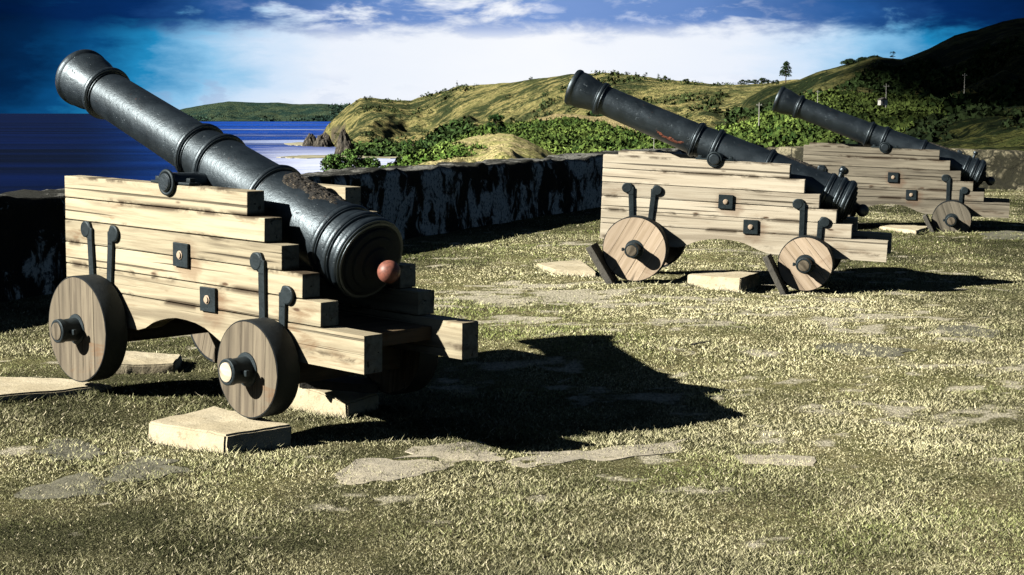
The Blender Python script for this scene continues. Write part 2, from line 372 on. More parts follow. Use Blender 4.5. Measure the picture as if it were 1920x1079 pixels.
NFLAG = len(stone_polys)
# ------------------------------------------------------------------ carriages
CAR = [dict(x=-1.3928, y=7.599, a=2.3816, g=.0111, p=.0201, r=.0005, e=-.0174),
       dict(x=1.5388, y=12.8279, a=2.8617, g=-.0163, p=.0461, r=-.0332, e=.0138),
       dict(x=4.0526, y=18.0293, a=2.8503, g=-.0349, p=.0342, r=-.0334, e=.0036)]
US = [1.4503, 1.5676, 1.6855, 1.8194, 1.9386, 2.2083]
ZS = [.9598, .8533, .7454, .6369, .5318, .4239, .2661]
Wd, TH, WF, RF, RR = .3231, .0971, .4591, .25, .205
UF, UR, ZF, ZR = .307, 1.6216, .2489, .2266
TU, TZ = .8739, .9675
X = lambda u: .8-u
def lmat(c):
    return Matrix.Translation((c['x'], c['y'], c['g'])) @ Euler((c['r'], -c['p'], c['a'])).to_matrix().to_4x4()
def cheek(side, seed):
    random.seed(seed)
    bm = bmesh.new(); y0, y1 = (Wd-TH, Wd) if side > 0 else (-Wd, -Wd+TH); yc = (y0+y1)/2
    for i in range(5):
        dz = random.uniform(.003, .007); e = random.uniform(-.006, .006)
        x0 = X(US[i]); x1 = X(0)+e*.4
        add_box(bm, ((x0+x1)/2, yc+random.uniform(-.002, .002), (ZS[i]+ZS[i+1])/2), (x1-x0, TH+random.uniform(-.004, 0), ZS[i]-ZS[i+1]-dz), bev=.004, jit=.0008)
    # bottom timber with the arch
    arc = [(.62, .268), (.68, .284), (.74, .315), (.80, .334), (.86, .348), (.925, .357), (1.0, .356), (1.07, .350), (1.14, .336), (1.2, .312), (1.26, .287), (1.34, .266)]
    pts = [(X(0), .4215), (X(0), .30), (X(.1), .285), (X(.45), .268)]+[(X(u), z) for u, z in arc]+[(X(2.2083), .2661), (X(2.2083), .4215)]
    add_prism(bm, pts, y0, y1)
    es = [e for e in bm.edges if len(e.link_faces) == 2 and e.calc_face_angle(0) > 1.2 and all(v.co.z < .422 for v in e.verts)]
    bmesh.ops.bevel(bm, geom=es, offset=.004, segments=1, affect='EDGES')
    return bm
def wheel(parent, u, z, r, side, ang, wm):
    """disc of planks, iron tyre, iron-ringed axle end, linchpin. Object origin on the axle at the disc centre; +y = outward"""
    t_ = .118; bm = bmesh.new()
    npl = 5; gaps = np.linspace(-r, r, npl+1)
    for i in range(npl):
        a, b = gaps[i]+.0012, gaps[i+1]-.0012; pts = []
        xs = np.linspace(a, b, 12)
        rr = r-.004
        for x_ in xs: pts.append((x_, math.sqrt(max(rr*rr-x_*x_, 0))))
        for x_ in xs[::-1]: pts.append((x_, -math.sqrt(max(rr*rr-x_*x_, 0))))
        pts = [q for k, q in enumerate(pts) if k == 0 or (abs(q[0]-pts[k-1][0])+abs(q[1]-pts[k-1][1])) > 1e-5]
        if abs(pts[0][0]-pts[-1][0])+abs(pts[0][1]-pts[-1][1]) < 1e-5: pts = pts[:-1]
        add_prism(bm, pts, -t_/2+random.uniform(-.0015, 0), t_/2+random.uniform(-.0015, 0))
    es = [e for e in bm.edges if len(e.link_faces) == 2 and e.calc_face_angle(0) > 1.2]
    bmesh.ops.bevel(bm, geom=es, offset=.003, segments=1, affect='EDGES')
    w_ = obj('wheel', bm, wm, parent)
    w_.location = (X(u), side*(WF-t_/2), z)
    w_.rotation_euler = (0, ang, 0 if side > 0 else math.pi)
    bm = bmesh.new(); Mx = Matrix.Rotation(R(90), 4, 'Z')
    add_lathe(bm, [(-t_/2-.001, r-.012), (-t_/2-.001, r), (-t_/2+.004, r+.003), (t_/2-.006, r+.003), (t_/2-.002, r), (t_/2-.003, r-.007)], 64, Mx)
    autosmooth(obj('tyre', bm, M_TYRE, w_), 40)
    bm = bmesh.new()
    y0 = t_/2
    add_lathe(bm, [(y0-.01, .075), (y0+.004, .072), (y0+.006, .056), (y0+.078, .052), (y0+.079, .057), (y0+.102, .056), (y0+.105, .052), (y0+.105, .044), (y0+.102, .043)], 32, Mx)
    hub = obj('axle_ring', bm, M_STRAP, w_); autosmooth(hub, 30)
    bm = bmesh.new(); add_lathe(bm, [(y0+.07, .042), (y0+.108, .041), (y0+.110, .036), (y0+.111, 0)], 28, Mx)
    autosmooth(obj('axle_end', bm, M_WOOD2 if (wm is M_WHEEL and u > 1) else M_WHEEL, w_), 30)
    bm = bmesh.new(); rot = Euler((0, -ang, 0))
    add_box(bm, rot.to_matrix() @ Vector((0, y0+.058, 0)), (.155, .012, .016), rot, .003)
    for s in (-1, 1): add_box(bm, rot.to_matrix() @ Vector((s*.078, y0+.058, 0)), (.018, .018, .026), rot, .004)
    obj('linchpin', bm, M_STRAP, w_)
    return w_
def strap(parent, side, dz_u, dz_z, stem_u, foot_u, foot_z):
    y = side*(Wd+.008)
    bm = bmesh.new()
    add_lathe(bm, [(-.007, 0), (-.007, .034), (-.004, .039), (.006, .039), (.009, .034), (.009, 0)], 24, Matrix.Translation((X(dz_u), y, dz_z)) @ Matrix.Rotation(R(90)*side, 4, 'Z'))
    # bar bends into the round eye
    hw = .020; s = 1 if dz_u < stem_u else -1
    path = [(foot_u, foot_z), (stem_u, dz_z-.05), (stem_u, dz_z+.002), (stem_u-s*.012, dz_z+.026), (dz_u+s*.0, dz_z+.026)]
    for (a, b), (c_, d_) in zip(path, path[1:]):
        va, vb = Vector((X(a), 0, b)), Vector((X(c_), 0, d_)); L = (vb-va).length
        if L < .004: continue
        ang = math.atan2(vb.z-va.z, vb.x-va.x); k = hw if b < dz_z else .013
        add_box(bm, ((va.x+vb.x)/2, y-.001*side, (va.z+vb.z)/2), (L+.012, .014, 2*k), Euler((0, -ang, 0)), .003)
    obj('iron_strap', bm, M_STRAP, parent)
def carriage(c, label, seed, wm, angs, wood):
    root = empty('gun_carriage', lmat(c).translation, Euler((c['r'], -c['p'], c['a'])))
    tag(root, label, 'gun carriage', 'naval gun carriages on the terrace')
    for s in (1, -1): obj('cheek', cheek(s, seed+s), wood, root)
    for u, z, r in ((UF, ZF, RF), (UR, ZR, RR)):
        bm = bmesh.new(); add_box(bm, (X(u), 0, z+.005), (.17, 2*(WF-.12)-.01, .16), bev=.006)
        obj('axletree', bm, M_WOODIN, root)
    bm = bmesh.new()
    add_box(bm, (X(1.55), 0, .36), (.95, 2*(Wd-TH)-.006, .06), bev=.004)
    obj('bed_board', bm, M_WOODIN, root)
    bm = bmesh.new(); add_box(bm, (X(.45), 0, .5), (.09, 2*(Wd-TH)-.006, .30), bev=.004); obj('transom', bm, M_WOODIN, root)
    k = 0
    for s in (1, -1):
        for u, z, r in ((UF, ZF, RF), (UR, ZR, RR)):
            wheel(root, u, z, r, s, angs[k % len(angs)], wm); k += 1
        for a in ((.2, .71, .236, .262, .30), (.44, .705, .412, .385, .30), (1.525, .665, 1.563, 1.572, .27), (1.735, .54, 1.703, 1.697, .27)):
            strap(root, s, *a)
        for u, z in ((.9774, .648), (1.1794, .4668)):
            bm = bmesh.new(); y = s*(Wd+.007)
            add_box(bm, (X(u), y, z), (.112, .013, .108), Euler((0, random.uniform(-.05, .05), 0)), .003)
            pl = obj('bolt_plate', bm, M_STRAP, root)
            bm = bmesh.new(); add_lathe(bm, [(0, .020), (.010, .020), (.011, .015), (.016, .014), (.018, 0)], 16, Matrix.Translation((X(u), y, z)) @ Matrix.Rotation(R(90)*s, 4, 'Z'))
            autosmooth(obj('bolt', bm, M_BOLT, pl))
        # trunnion bracket: flat iron along the top with a ring over the trunnion
        bm = bmesh.new(); yc = s*(Wd-TH/2+.012)
        add_box(bm, (X(TU), yc, ZS[0]+.006), (.30, TH*.62, .012), bev=.003)
        for q in (-.12, .12): add_box(bm, (X(TU)+q, yc, ZS[0]+.02), (.03, .03, .022), bev=.004)
        torus(bm, .052, .009, Matrix.Translation((X(TU), s*(Wd+.008), TZ)), 32, 8)
        autosmooth(obj('trunnion_bracket', bm, M_STRAP, root), 50)
    return root
CARR = []
labels = ['pale timber gun carriage nearest the camera, under the cannon whose breech end shows',
          'pale timber gun carriage in the middle of the row, seen side on',
          'grey timber gun carriage farthest away, half hidden behind the middle one']
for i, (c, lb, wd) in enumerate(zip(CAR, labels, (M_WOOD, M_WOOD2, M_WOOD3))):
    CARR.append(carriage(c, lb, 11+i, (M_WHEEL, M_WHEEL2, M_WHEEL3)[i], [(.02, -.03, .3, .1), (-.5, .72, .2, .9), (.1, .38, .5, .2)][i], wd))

# ------------------------------------------------------------------ cannons
def cannon(c, label, extra):
    ang = (.3276, .3489, .3349)[extra]
    Mc = lmat(c) @ Matrix.Translation((X(TU), 0, TZ)) @ Euler((0, -ang, 0)).to_matrix().to_4x4()
    root = empty('cannon', Mc.translation, Mc.to_euler()); tag(root, label, 'cannon', 'black iron cannons on the terrace')
    H = Matrix.Translation((0, 0, .049))          # barrel axis runs above the trunnions
    bm = bmesh.new()
    prof = [(1.0, 0), (1.0, .055), (1.318, .058), (1.324, .075), (1.327, .125), (1.324, .143), (1.312, .150), (1.292, .150), (1.282, .143), (1.278, .141), (1.25, .143), (1.21, .139), (1.16, .127), (1.11, .118), (1.09, .115), (1.0, .1155), (.6, .119), (.3, .1235), (.231, .1245),
            (.15, .129), (.07, .137), (0, .1385), (-.2, .143), (-.36, .147), (-.38, .151), (-.62, .158), (-.82, .165), (-.85, .166), (-.945, .171), (-1.02, .172), (-1.036, .170)]
    add_lathe(bm, prof, 72, H)
    autosmooth(obj('barrel', bm, M_IRON, root), 40)
    bm = bmesh.new()
    add_lathe(bm, [(-1.034, .168), (-1.046, .168), (-1.052, .161), (-1.053, .150), (-1.064, .148), (-1.068, .140), (-1.069, .118), (-1.078, .115), (-1.081, .107), (-1.083, .075), (-1.094, .070), (-1.097, .045), (-1.105, .030), (-1.118, .026), (-1.135, .028)], 72, H)
    autosmooth(obj('breech_face', bm, M_DULL, root), 35)
    def ring(s, r, wid, name='ring', base_r=None):
        bm = bmesh.new(); b = r-.035; pr = [(s-wid/2-.012, b)]
        pr += [(s-wid/2-.012, r-.013), (s-wid/2-.006, r-.012), (s-wid/2-.004, r-.004)]
        for k in range(9):
            a = math.pi*k/8; pr.append((s-wid/2*math.cos(a)*.85, r-.006+.007*math.sin(a)))
        pr += [(s+wid/2+.004, r-.004), (s+wid/2+.006, r-.012), (s+wid/2+.012, r-.013), (s+wid/2+.012, b)]
        add_lathe(bm, pr, 72, H); autosmooth(obj(name, bm, M_IRON, root), 55)
    ring(1.066, .136, .034); ring(.231, .144, .030); ring(.068, .153, .032); ring(-.362, .166, .030)
    ring(-.862, .179, .034); ring(-.952, .184, .034); ring(-1.020, .185, .038)
    bm = bmesh.new()
    bmesh.ops.create_uvsphere(bm, u_segments=28, v_segments=18, radius=.049, matrix=H @ Matrix.Translation((-1.168, 0, 0)))
    obj('cascabel_knob', bm, M_RED if extra == 0 else M_IRON, root, True)
    bm = bmesh.new(); add_lathe(bm, [(-.350, 0), (-.350, .036), (-.343, .043), (.343, .043), (.350, .036), (.350, 0)], 28, Matrix.Rotation(R(90), 4, 'Z'))
    autosmooth(obj('trunnion', bm, M_IRON, root), 30)
    # crust of rust over the vent field: many small scabs bedded in the surface
    rs = np.random.default_rng(extra+3)
    def scab(s0, s1, a0, a1, rad, hgt, seed, thr, shape=None):
        """irregular raised skin lying on the barrel"""
        NS, NA = 70, 46; bm = bmesh.new(); S = np.linspace(s0, s1, NS); A = np.linspace(a0, a1, NA); SS, AA = np.meshgrid(S, A, indexing='ij')
        u = (SS-s0)/(s1-s0)*2-1; v = (AA-a0)/(a1-a0)*2-1
        d = 1-np.sqrt(u*u+v*v) if shape is None else shape(u, v)
        e = d+.45*fbm(SS*22, AA*4, seed, 4)
        hh = hgt*np.clip((e-thr)*3, -1, 1)*(1+.9*fbm(SS*90, AA*14, seed+3, 3))
        RR_ = np.vectorize(rad)(SS)+hh-.0015; g = {}
        for i in range(NS-1):
            for k in range(NA-1):
                if max(e[i, k], e[i+1, k], e[i, k+1], e[i+1, k+1]) < thr-.12: continue
                q = []
                for a_, b_ in ((i, k), (i+1, k), (i+1, k+1), (i, k+1)):
                    if (a_, b_) not in g: g[a_, b_] = bm.verts.new(H @ Vector((S[a_], -RR_[a_, b_]*math.sin(A[b_])*-1, RR_[a_, b_]*math.cos(A[b_]))))
                    q.append(g[a_, b_])
                bm.faces.new(q)
        return bm
    rad_b = lambda q: np.interp(-q, [.38, .62, .82, .85], [.151, .158, .165, .166])
    bm = scab(-.80, -.38, -.52 if extra == 0 else -.25, .62 if extra == 0 else .25, rad_b, .009, 5+extra, .12)
    obj('rust_crust', bm, M_CRUST, root)
    if extra > 0:
        bm = bmesh.new()
        add_lathe(bm, [(.165, .015), (.205, .014), (.212, .024), (.225, .028), (.238, .024), (.244, 0)], 20, H @ Matrix.Translation((-.905, 0, 0)) @ Matrix.Rotation(R(-90), 4, 'Y'))
        autosmooth(obj('sight_bolt', bm, M_IRON, root), 40)
        bm = bmesh.new(); add_box(bm, H @ Vector((-.75, 0, .172)), (.06, .05, .035), bev=.012); obj('vent_block', bm, M_IRON, root)
    if extra == 1:     # flaked patch low on the chase
        bm = scab(.30, .56, 1.75, 2.35, lambda q: np.interp(q, [.231, .3, .6], [.1245, .1235, .119]), .003, 9, .0, lambda u, v: .62-np.abs(v-.45+.9*(u+.1)**2)*1.1-.5*np.abs(u)**3)
        obj('rust_patch', bm, M_RUST, root)
    return root
for i, lb in enumerate(['large black cannon nearest the camera with a red ball on its breech', 'black cannon in the middle of the row with a rust flake under its barrel',
                        'black cannon farthest away, against the dark green hill']):
    cannon(CAR[i], lb, i)

# ------------------------------------------------------------------ concrete blocks under and beside the wheels
def slab(pix, zs, th, mat, label, seed):
    """block whose top corners are seen at the given pixels at heights zs"""
    def pt(px, py, z):
        a = (px-CX)/FPX; b = (CY-py)/FPX; d = Vector((a, math.cos(PITCH)+b*math.sin(PITCH), -math.sin(PITCH)+b*math.cos(PITCH)))
        return Vector((0, 0, CAMH))+d*((z-CAMH)/d.z)
    P = [pt(*q, z) for q, z in zip(pix, zs)]; c = sum(P, Vector())/len(P)
    bm = bmesh.new(); N = 10
    def face_grid(A, B, C_, D):
        g = [[bm.verts.new(A.lerp(B, i/N).lerp(D.lerp(C_, i/N), j/N)) for j in range(N+1)] for i in range(N+1)]
        for i in range(N):
            for j in range(N): bm.faces.new((g[i][j], g[i+1][j], g[i+1][j+1], g[i][j+1]))
    T = [p-c for p in P]; B = [p-Vector((0, 0, th)) for p in T]
    face_grid(*T); face_grid(*B[::-1])
    for k in range(4): face_grid(T[k], T[(k+1) % 4], B[(k+1) % 4], B[k])
    bmesh.ops.remove_doubles(bm, verts=bm.verts, dist=.0005)
    bmesh.ops.recalc_face_normals(bm, faces=bm.faces)
    es = [e for e in bm.edges if len(e.link_faces) == 2 and e.calc_face_angle(0) > .6]
    bmesh.ops.bevel(bm, geom=es, offset=.008, segments=2, affect='EDGES')
    for v in bm.verts:
        q = v.co*11; v.co += Vector((float(fbm(q.x+seed, q.y, q.z, 3)), float(fbm(q.x, q.y+seed, q.z, 3)), float(fbm(q.x, q.y, q.z+seed, 3))))*.007
    o = obj('concrete_block', bm, mat); o.location = c; tag(o, label, 'concrete block', 'concrete blocks that chock the wheels')
    stone_polys.append(np.array([(p.x, p.y) for p in P]))
slab([(277, 792), (421, 815), (548, 797), (402, 761)], [.0, .0, .005, .005], .14, M_CONC, 'cream concrete block under the rear wheel closest to the camera', 1)
slab([(-70, 702), (118, 710), (215, 722), (-30, 744)], [-.0, -.005, -.01, -.01], .10, M_CONC, 'low cream block running out of the left edge by the front wheel', 2)
slab([(218, 657), (342, 664), (327, 681), (215, 685)], [.0, .0, .0, .0], .10, M_CONC, 'low cream block seen between the wheels under the nearest carriage', 3)
slab([(520, 706), (650, 754), (712, 738), (600, 704)], [.07, .0, .0, .05], .16, M_CONC, 'thick cream block leaning behind the rear wheel closest to the camera', 4)
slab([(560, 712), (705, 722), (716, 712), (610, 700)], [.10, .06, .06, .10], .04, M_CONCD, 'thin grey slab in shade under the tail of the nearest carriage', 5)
slab([(1289, 515), (1388, 523), (1424, 511), (1320, 508)], [.05, .05, .05, .05], .15, M_CONC, 'white concrete block lying between the two near wheels of the middle carriage', 6)
slab([(1006, 494), (1040, 506), (1118, 509), (1088, 487)], [.03, .02, .02, .03], .10, M_CONC, 'flat white block in front of the middle carriage, beside its front wheel', 7)
slab([(1648, 425), (1718, 433), (1744, 425), (1688, 420)], [.06, .06, .06, .06], .14, M_CONC, 'white concrete block seen past the tail of the middle carriage', 8)
def chock(ci, uc, zc, ang, L, th, v0, v1, label):
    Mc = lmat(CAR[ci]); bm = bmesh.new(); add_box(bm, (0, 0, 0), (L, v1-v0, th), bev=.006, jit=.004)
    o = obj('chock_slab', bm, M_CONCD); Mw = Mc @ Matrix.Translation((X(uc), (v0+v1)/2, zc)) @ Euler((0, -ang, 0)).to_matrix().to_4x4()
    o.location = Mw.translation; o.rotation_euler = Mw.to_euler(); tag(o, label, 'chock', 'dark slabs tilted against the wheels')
# wheel tangent slabs: outward normal towards lower front
def tang(ci, u, z, r, deg, L, th, shift, v0, v1, label):
    a = R(deg); nx, nz = math.cos(a), math.sin(a)        # direction from wheel centre (x forward, z up)
    cx_, cz = X(u)+nx*(r+.004+th/2), z+nz*(r+.004+th/2)
    tx, tz = -nz, nx                                       # along slab
    cx_ += tx*shift; cz += tz*shift
    chock(ci, .8-cx_, cz, math.atan2(tz, tx), L, th, v0, v1, label)
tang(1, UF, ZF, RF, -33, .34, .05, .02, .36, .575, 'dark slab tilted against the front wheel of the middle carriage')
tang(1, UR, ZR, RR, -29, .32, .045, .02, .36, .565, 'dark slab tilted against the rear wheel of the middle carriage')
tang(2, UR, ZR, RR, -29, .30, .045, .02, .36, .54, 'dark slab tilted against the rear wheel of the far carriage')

# ------------------------------------------------------------------ sea wall and return wall
def wall_mesh(name, path, thick, top, seed, mat, label, cat='wall'):
    segs = []; 
    for a, b in zip(path, path[1:]):
        L = math.hypot(b[0]-a[0], b[1]-a[1]); n = max(2, int(L/.09))
        for k in range(n): segs.append((a[0]+(b[0]-a[0])*k/n, a[1]+(b[1]-a[1])*k/n))
    segs.append(path[-1]); segs = np.array(segs)
    tg = np.gradient(segs, axis=0); tg /= np.linalg.norm(tg, axis=1)[:, None]; nrm = np.stack([-tg[:, 1], tg[:, 0]], 1)   # left of path = outer
    prof = [(0, z) for z in np.linspace(-.25, 1, 16)]+[(f, 1) for f in (.08, .3, .6, .92)]+[(1, z) for z in np.linspace(1, -1.5, 10)]
    rows = []
    dist = np.concatenate([[0], np.cumsum(np.linalg.norm(np.diff(segs, axis=0), axis=1))])
    g = gh(segs[:, 0], segs[:, 1])
    tp = top+.02*fbm(dist*.9, seed, 0, 4)+.045*fbm(dist*5, seed, 4, 4)
    for f, z in prof:
        zz = g*(1-np.clip(z, 0, 1))+tp*z if z >= 0 else g+z*.5
        o_ = f*thick*np.ones(len(segs)); rd = .05*fbm(dist*1.7, zz*1.7, seed+1, 4)+.03*fbm(dist*7, zz*7, seed+2, 3)
        o_ = o_+rd*(1 if f < .5 else -1)
        if z > .93: o_ = o_+(.03 if f == 0 else (-.03 if f == 1 else 0))
        zz = zz+(.02*fbm(dist*4, f*4, seed+5, 3) if 0 < f < 1 else 0)
        rows.append(np.stack([segs[:, 0]+nrm[:, 0]*o_, segs[:, 1]+nrm[:, 1]*o_, zz], 1))
    V_ = np.stack(rows, 1); n0_, n1_ = V_.shape[:2]; I_ = np.arange(n0_*n1_).reshape(n0_, n1_)
    F_ = np.stack([I_[:-1, :-1], I_[:-1, 1:], I_[1:, 1:], I_[1:, :-1]], -1).reshape(-1, 4)
    o = mesh_np(name, V_.reshape(-1, 3), F_, mat); tag(o, label, cat); return o
def wall_mat(name, dark, pale, lo, hi):
    m, t, p = new_mat(name); P = t.n('ShaderNodeNewGeometry').outputs['Position']
    v = t.mapv(P, (.75, .75, .55))
    n1 = t.noise(v, 2.0, 3, .5); n2 = t.noise(v, 8, 6, .72, .6); n3 = t.noise(P, 30, 5, .7)
    f = t.m('ADD', t.m('MULTIPLY', n1, .5), t.m('MULTIPLY', n2, .5))
    if lo > .46: f = t.m('SUBTRACT', f, t.m('MULTIPLY', t.smooth(t.n('ShaderNodeSeparateXYZ', i_0=P).outputs[1], 14.5, 11.), .055))  # fewer pale patches at the near end, a dimming painted into the stone
    c = t.mix(t.smooth(f, lo, hi), dark, pale)
    c = t.mix(t.m('MULTIPLY', t.smooth(n3, .5, .62), .85), c, dark)
    c = t.mix(t.smooth(t.noise(P, 5, 3, .5), .58, .72), c, tuple(x*.6 for x in pale)) if lo < .46 else c
    sn = t.n('ShaderNodeSeparateXYZ', i_0=t.n('ShaderNodeNewGeometry').outputs['Normal'])
    if lo > .46: c = t.mix(t.m('MULTIPLY', t.smooth(sn.outputs[2], .3, .8), .8), c, (.022, .023, .02))
    t.put(p.inputs['Base Color'], c); p.inputs['Roughness'].default_value = .95; p.inputs['Specular IOR Level'].default_value = .15
    if lo < .46:
        vo = t.n('ShaderNodeTexVoronoi', feature='DISTANCE_TO_EDGE'); t.put(vo.inputs['Vector'], t.mix(.16, t.mapv(P, (1, 1, 1.5)), t.noise(P, 6, 3, .6, out=1))); vo.inputs['Scale'].default_value = 4.2
        c = t.mix(t.smooth(vo.outputs['Distance'], .09, .02), c, (.025, .025, .018)); t.put(p.inputs['Base Color'], c)
    bump(t, p, t.m('ADD', n2, t.m('MULTIPLY', n3, .5)), .9, .03); return m
M_WALL = wall_mat('mouldy_coral_stone', (.018, .020, .017), (.74, .75, .70), .485, .535)
M_WALLR = wall_mat('sunlit_coral_stone', (.03, .03, .02), (.24, .22, .15), .45, .55)
wall_mesh('sea_wall', WALL, .62, .70, 3, M_WALL, 'low mould-blackened coral stone wall along the cliff edge behind the cannons')
wall_mesh('return_wall', WALLR, .62, .66, 9, M_WALLR, 'sunlit rubble wall at the right edge beyond the far cannon')

# ------------------------------------------------------------------ sea
m, t, p = new_mat('sea_water'); P = t.n('ShaderNodeNewGeometry').outputs['Position']
sp = t.n('ShaderNodeSeparateXYZ', i_0=P)
b1 = t.noise(t.mapv(P, (.0007, .0045, 1)), 1, 5, .6, .3); b2 = t.noise(t.mapv(P, (.012, .05, 1)), 1, 5, .65)
b3 = t.noise(t.mapv(P, (.12, .4, 1)), 1, 4, .6)
c = t.mix(t.smooth(b1, .38, .62), (.0, .001, .010), (.0, .005, .050))
b0 = t.noise(t.mapv(P, (.0002, .0011, 1)), 1, 8, .72, .2)
rx0 = t.m('DIVIDE', sp.outputs[0], sp.outputs[1])
c = t.mix(t.m('MULTIPLY', t.smooth(rx0, -.27, -.16), t.smooth(b0, .66, .36)), c, (.006, .07, .46))  # water colour kept darker to the left, edge shade painted in
c = t.mix(t.m('MULTIPLY', t.smooth(rx0, -.22, -.13), t.smooth(b0, .54, .64)), c, (.45, .55, .85))
# shallow pale reef flat in the bay: x between -260 and -60, y 600..1700
q = t.noise(t.mapv(P, (.006, .012, 1)), 1, 5, .6)
rx = t.m('ADD', t.m('DIVIDE', sp.outputs[0], sp.outputs[1]), t.m('MULTIPLY', t.m('SUBTRACT', q, .5), .08))
reef = t.m('MULTIPLY', t.smooth(rx, -.185, -.12), t.smooth(sp.outputs[1], 2250., 1350.))
c = t.mix(reef, c, t.mix(t.smooth(b2, .35, .6), (.42, .50, .74), (.66, .70, .86)))
foam = t.m('MULTIPLY', t.smooth(b2, .60, .68), t.m('MULTIPLY', t.smooth(rx, -.20, -.11), t.smooth(sp.outputs[1], 8000., 3000.)))
c = t.mix(t.m('MULTIPLY', foam, .8), c, (.75, .78, .85))
t.put(p.inputs['Base Color'], c); p.inputs['Roughness'].default_value = .35; p.inputs['Specular IOR Level'].default_value = .14
bump(t, p, t.m('ADD', t.m('MULTIPLY', b2, 1.), t.m('MULTIPLY', b3, .25)), .8, 3.)
M_SEA = m
bm = bmesh.new()
ys = [30, 300, 700, 1500, 3000, 6000, 12000, 40000, 120000, 400000]
rows = [[bm.verts.new((x*max(y, 2500)/1.0, y if y > 30 else -3000, -40)) for x in (-1.6, -.5, 0, .5, 1.6)] for y in ys]
for a, b in zip(rows, rows[1:]):
    for k in range(4): bm.faces.new((a[k], a[k+1], b[k+1], b[k]))
tag(obj('sea', bm, M_SEA), kind='structure')

# ------------------------------------------------------------------ hills
def hill_mat(name, grass1, grass2, scrub, sc, lo=.50, hi=.60, rock=None, stripes=None):
    m, t, p = new_mat(name); g_ = t.n('ShaderNodeNewGeometry'); P = g_.outputs['Position']
    n1 = t.noise(P, .9*sc, 6, .62, .4); n2 = t.noise(P, 4*sc, 5, .65); n3 = t.noise(P, 16*sc, 5, .7); nb = t.noise(P, .3*sc, 3, .5)
    c = t.mix(t.smooth(n2, .35, .65), grass1, grass2)
    f = t.m('ADD', t.m('MULTIPLY', n1, .6), t.m('MULTIPLY', n2, .4))
    c = t.mix(t.smooth(f, lo, hi), c, scrub)
    c = t.mix(t.m('MULTIPLY', t.smooth(n3, .50, .64), .8), c, tuple(x*.55 for x in scrub))
    c = t.mix(t.m('MULTIPLY', t.smooth(t.noise(P, 7*sc, 4, .6, .8), .60, .70), .6), c, tuple(min(1, x*1.35) for x in grass1))
    c = t.mix(t.m('MULTIPLY', t.smooth(nb, .52, .7), .45), c, tuple(x*.5+y*.5 for x, y in zip(scrub, grass2)))
    if rock:
        sn = t.n('ShaderNodeSeparateXYZ', i_0=g_.outputs['Normal']); 
        rk = t.ramp(n3, [(.35, (.03, .028, .02)), (.6, rock)])
        c = t.mix(t.smooth(sn.outputs[2], .66, .46), c, rk)
    if stripes:
        sw = t.noise(t.mapv(P, stripes, (0, 0, .3)), 1, 4, .6, .5); c = t.mix(t.smooth(sw, .48, .60), c, tuple(x*.5 for x in scrub))
    t.put(p.inputs['Base Color'], c); p.inputs['Roughness'].default_value = 1; p.inputs['Specular IOR Level'].default_value = .05
    bump(t, p, t.m('ADD', t.m('MULTIPLY', n2, .6), t.m('MULTIPLY', n3, .5)), 1, .28/sc); return m
def interp(curve, x):
    c = np.array(curve, float); return np.interp(x, c[:, 0], c[:, 1])
SURF = {}
def hill(name, ridge, foot, Dr, Df, x0, x1, mat, amp, gsc, seed, nx=260, ny=90, bulge=.25, back=1.0):
    """solid hill: ridge line at distance Dr(px), front foot at Df(px); then a skirt to sea level in front and a fall behind"""
    px = np.linspace(x0, x1, nx); ry = interp(ridge, px); fy = interp(foot, px); dr = interp(Dr, px); df = interp(Df, px)
    ry = ry+1.2*fbm(px/14, seed, 0, 4)
    T = np.linspace(0, 1, ny)
    Rg = np.array([at(a, b, d) for a, b, d in zip(px, ry, dr)]); Ft = np.array([at(a, b, d) for a, b, d in zip(px, fy, df)])
    V_ = []
    for t_ in T:
        q = Ft*(1-t_)+Rg*t_; q = q.copy()
        q[:, 2] = Ft[:, 2]+(Rg[:, 2]-Ft[:, 2])*(t_+bulge*math.sin(math.pi*t_)*.5*(1-t_)-.0*t_)
        k = (math.sin(math.pi*t_)**.8*(1-t_**3)) if 0 < t_ < 1 else 0
        gl_ = 1-np.abs(fbm(q[:, 0]*gsc+.35*seed, q[:, 1]*gsc*.35, seed, 5))*2.2        # ridged gullies running down slope
        q[:, 2] += -amp*k*np.clip(1-gl_, 0, 1)-amp*.5*k*np.abs(fbm(q[:, 0]*gsc*2.7+3, q[:, 1]*gsc*1.2, seed+8, 4))*1.6+amp*.22*k*fbm(q[:, 0]*gsc*5, q[:, 1]*gsc*5, seed+3, 4)
        V_.append(q)
    fr = []
    for k in (3, 2, 1):
        q = Ft.copy(); q[:, 1] -= (Rg[:, 1]-Ft[:, 1]).clip(10)*.06*k; q[:, 2] = np.maximum(-44, Ft[:, 2]-(Ft[:, 2]+44)*(k/3)); fr.append(q)
    bk = []
    for k in (1, 2, 3, 4):
        q = Rg.copy(); w_ = (Rg[:, 1]-Ft[:, 1]).clip(10); q[:, 1] += w_*.25*k*back; q[:, 2] = np.maximum(-44, Rg[:, 2]-(k**1.4)*.12*w_*.35-(Rg[:, 2]+44)*(k/4)**2); bk.append(q)
    V_ = np.stack(fr+V_+bk, 1); n0_, n1_ = V_.shape[:2]; I_ = np.arange(n0_*n1_).reshape(n0_, n1_)
    F_ = np.stack([I_[:-1, :-1], I_[1:, :-1], I_[1:, 1:], I_[:-1, 1:]], -1).reshape(-1, 4)
    o = mesh_np(name, V_.reshape(-1, 3), F_, mat, smooth=True); tag(o, kind='structure')
    SURF[name] = (px, V_[:, 3:3+ny]); return o
M_H0 = hill_mat('far_headland_scrub', (.07, .10, .055), (.045, .075, .05), (.02, .05, .04), .006, .45, .58)
M_H1 = hill_mat('coast_hill_grass', (.38, .335, .14), (.17, .185, .065), (.045, .062, .026), .014, .45, .56, rock=(.20, .17, .12))
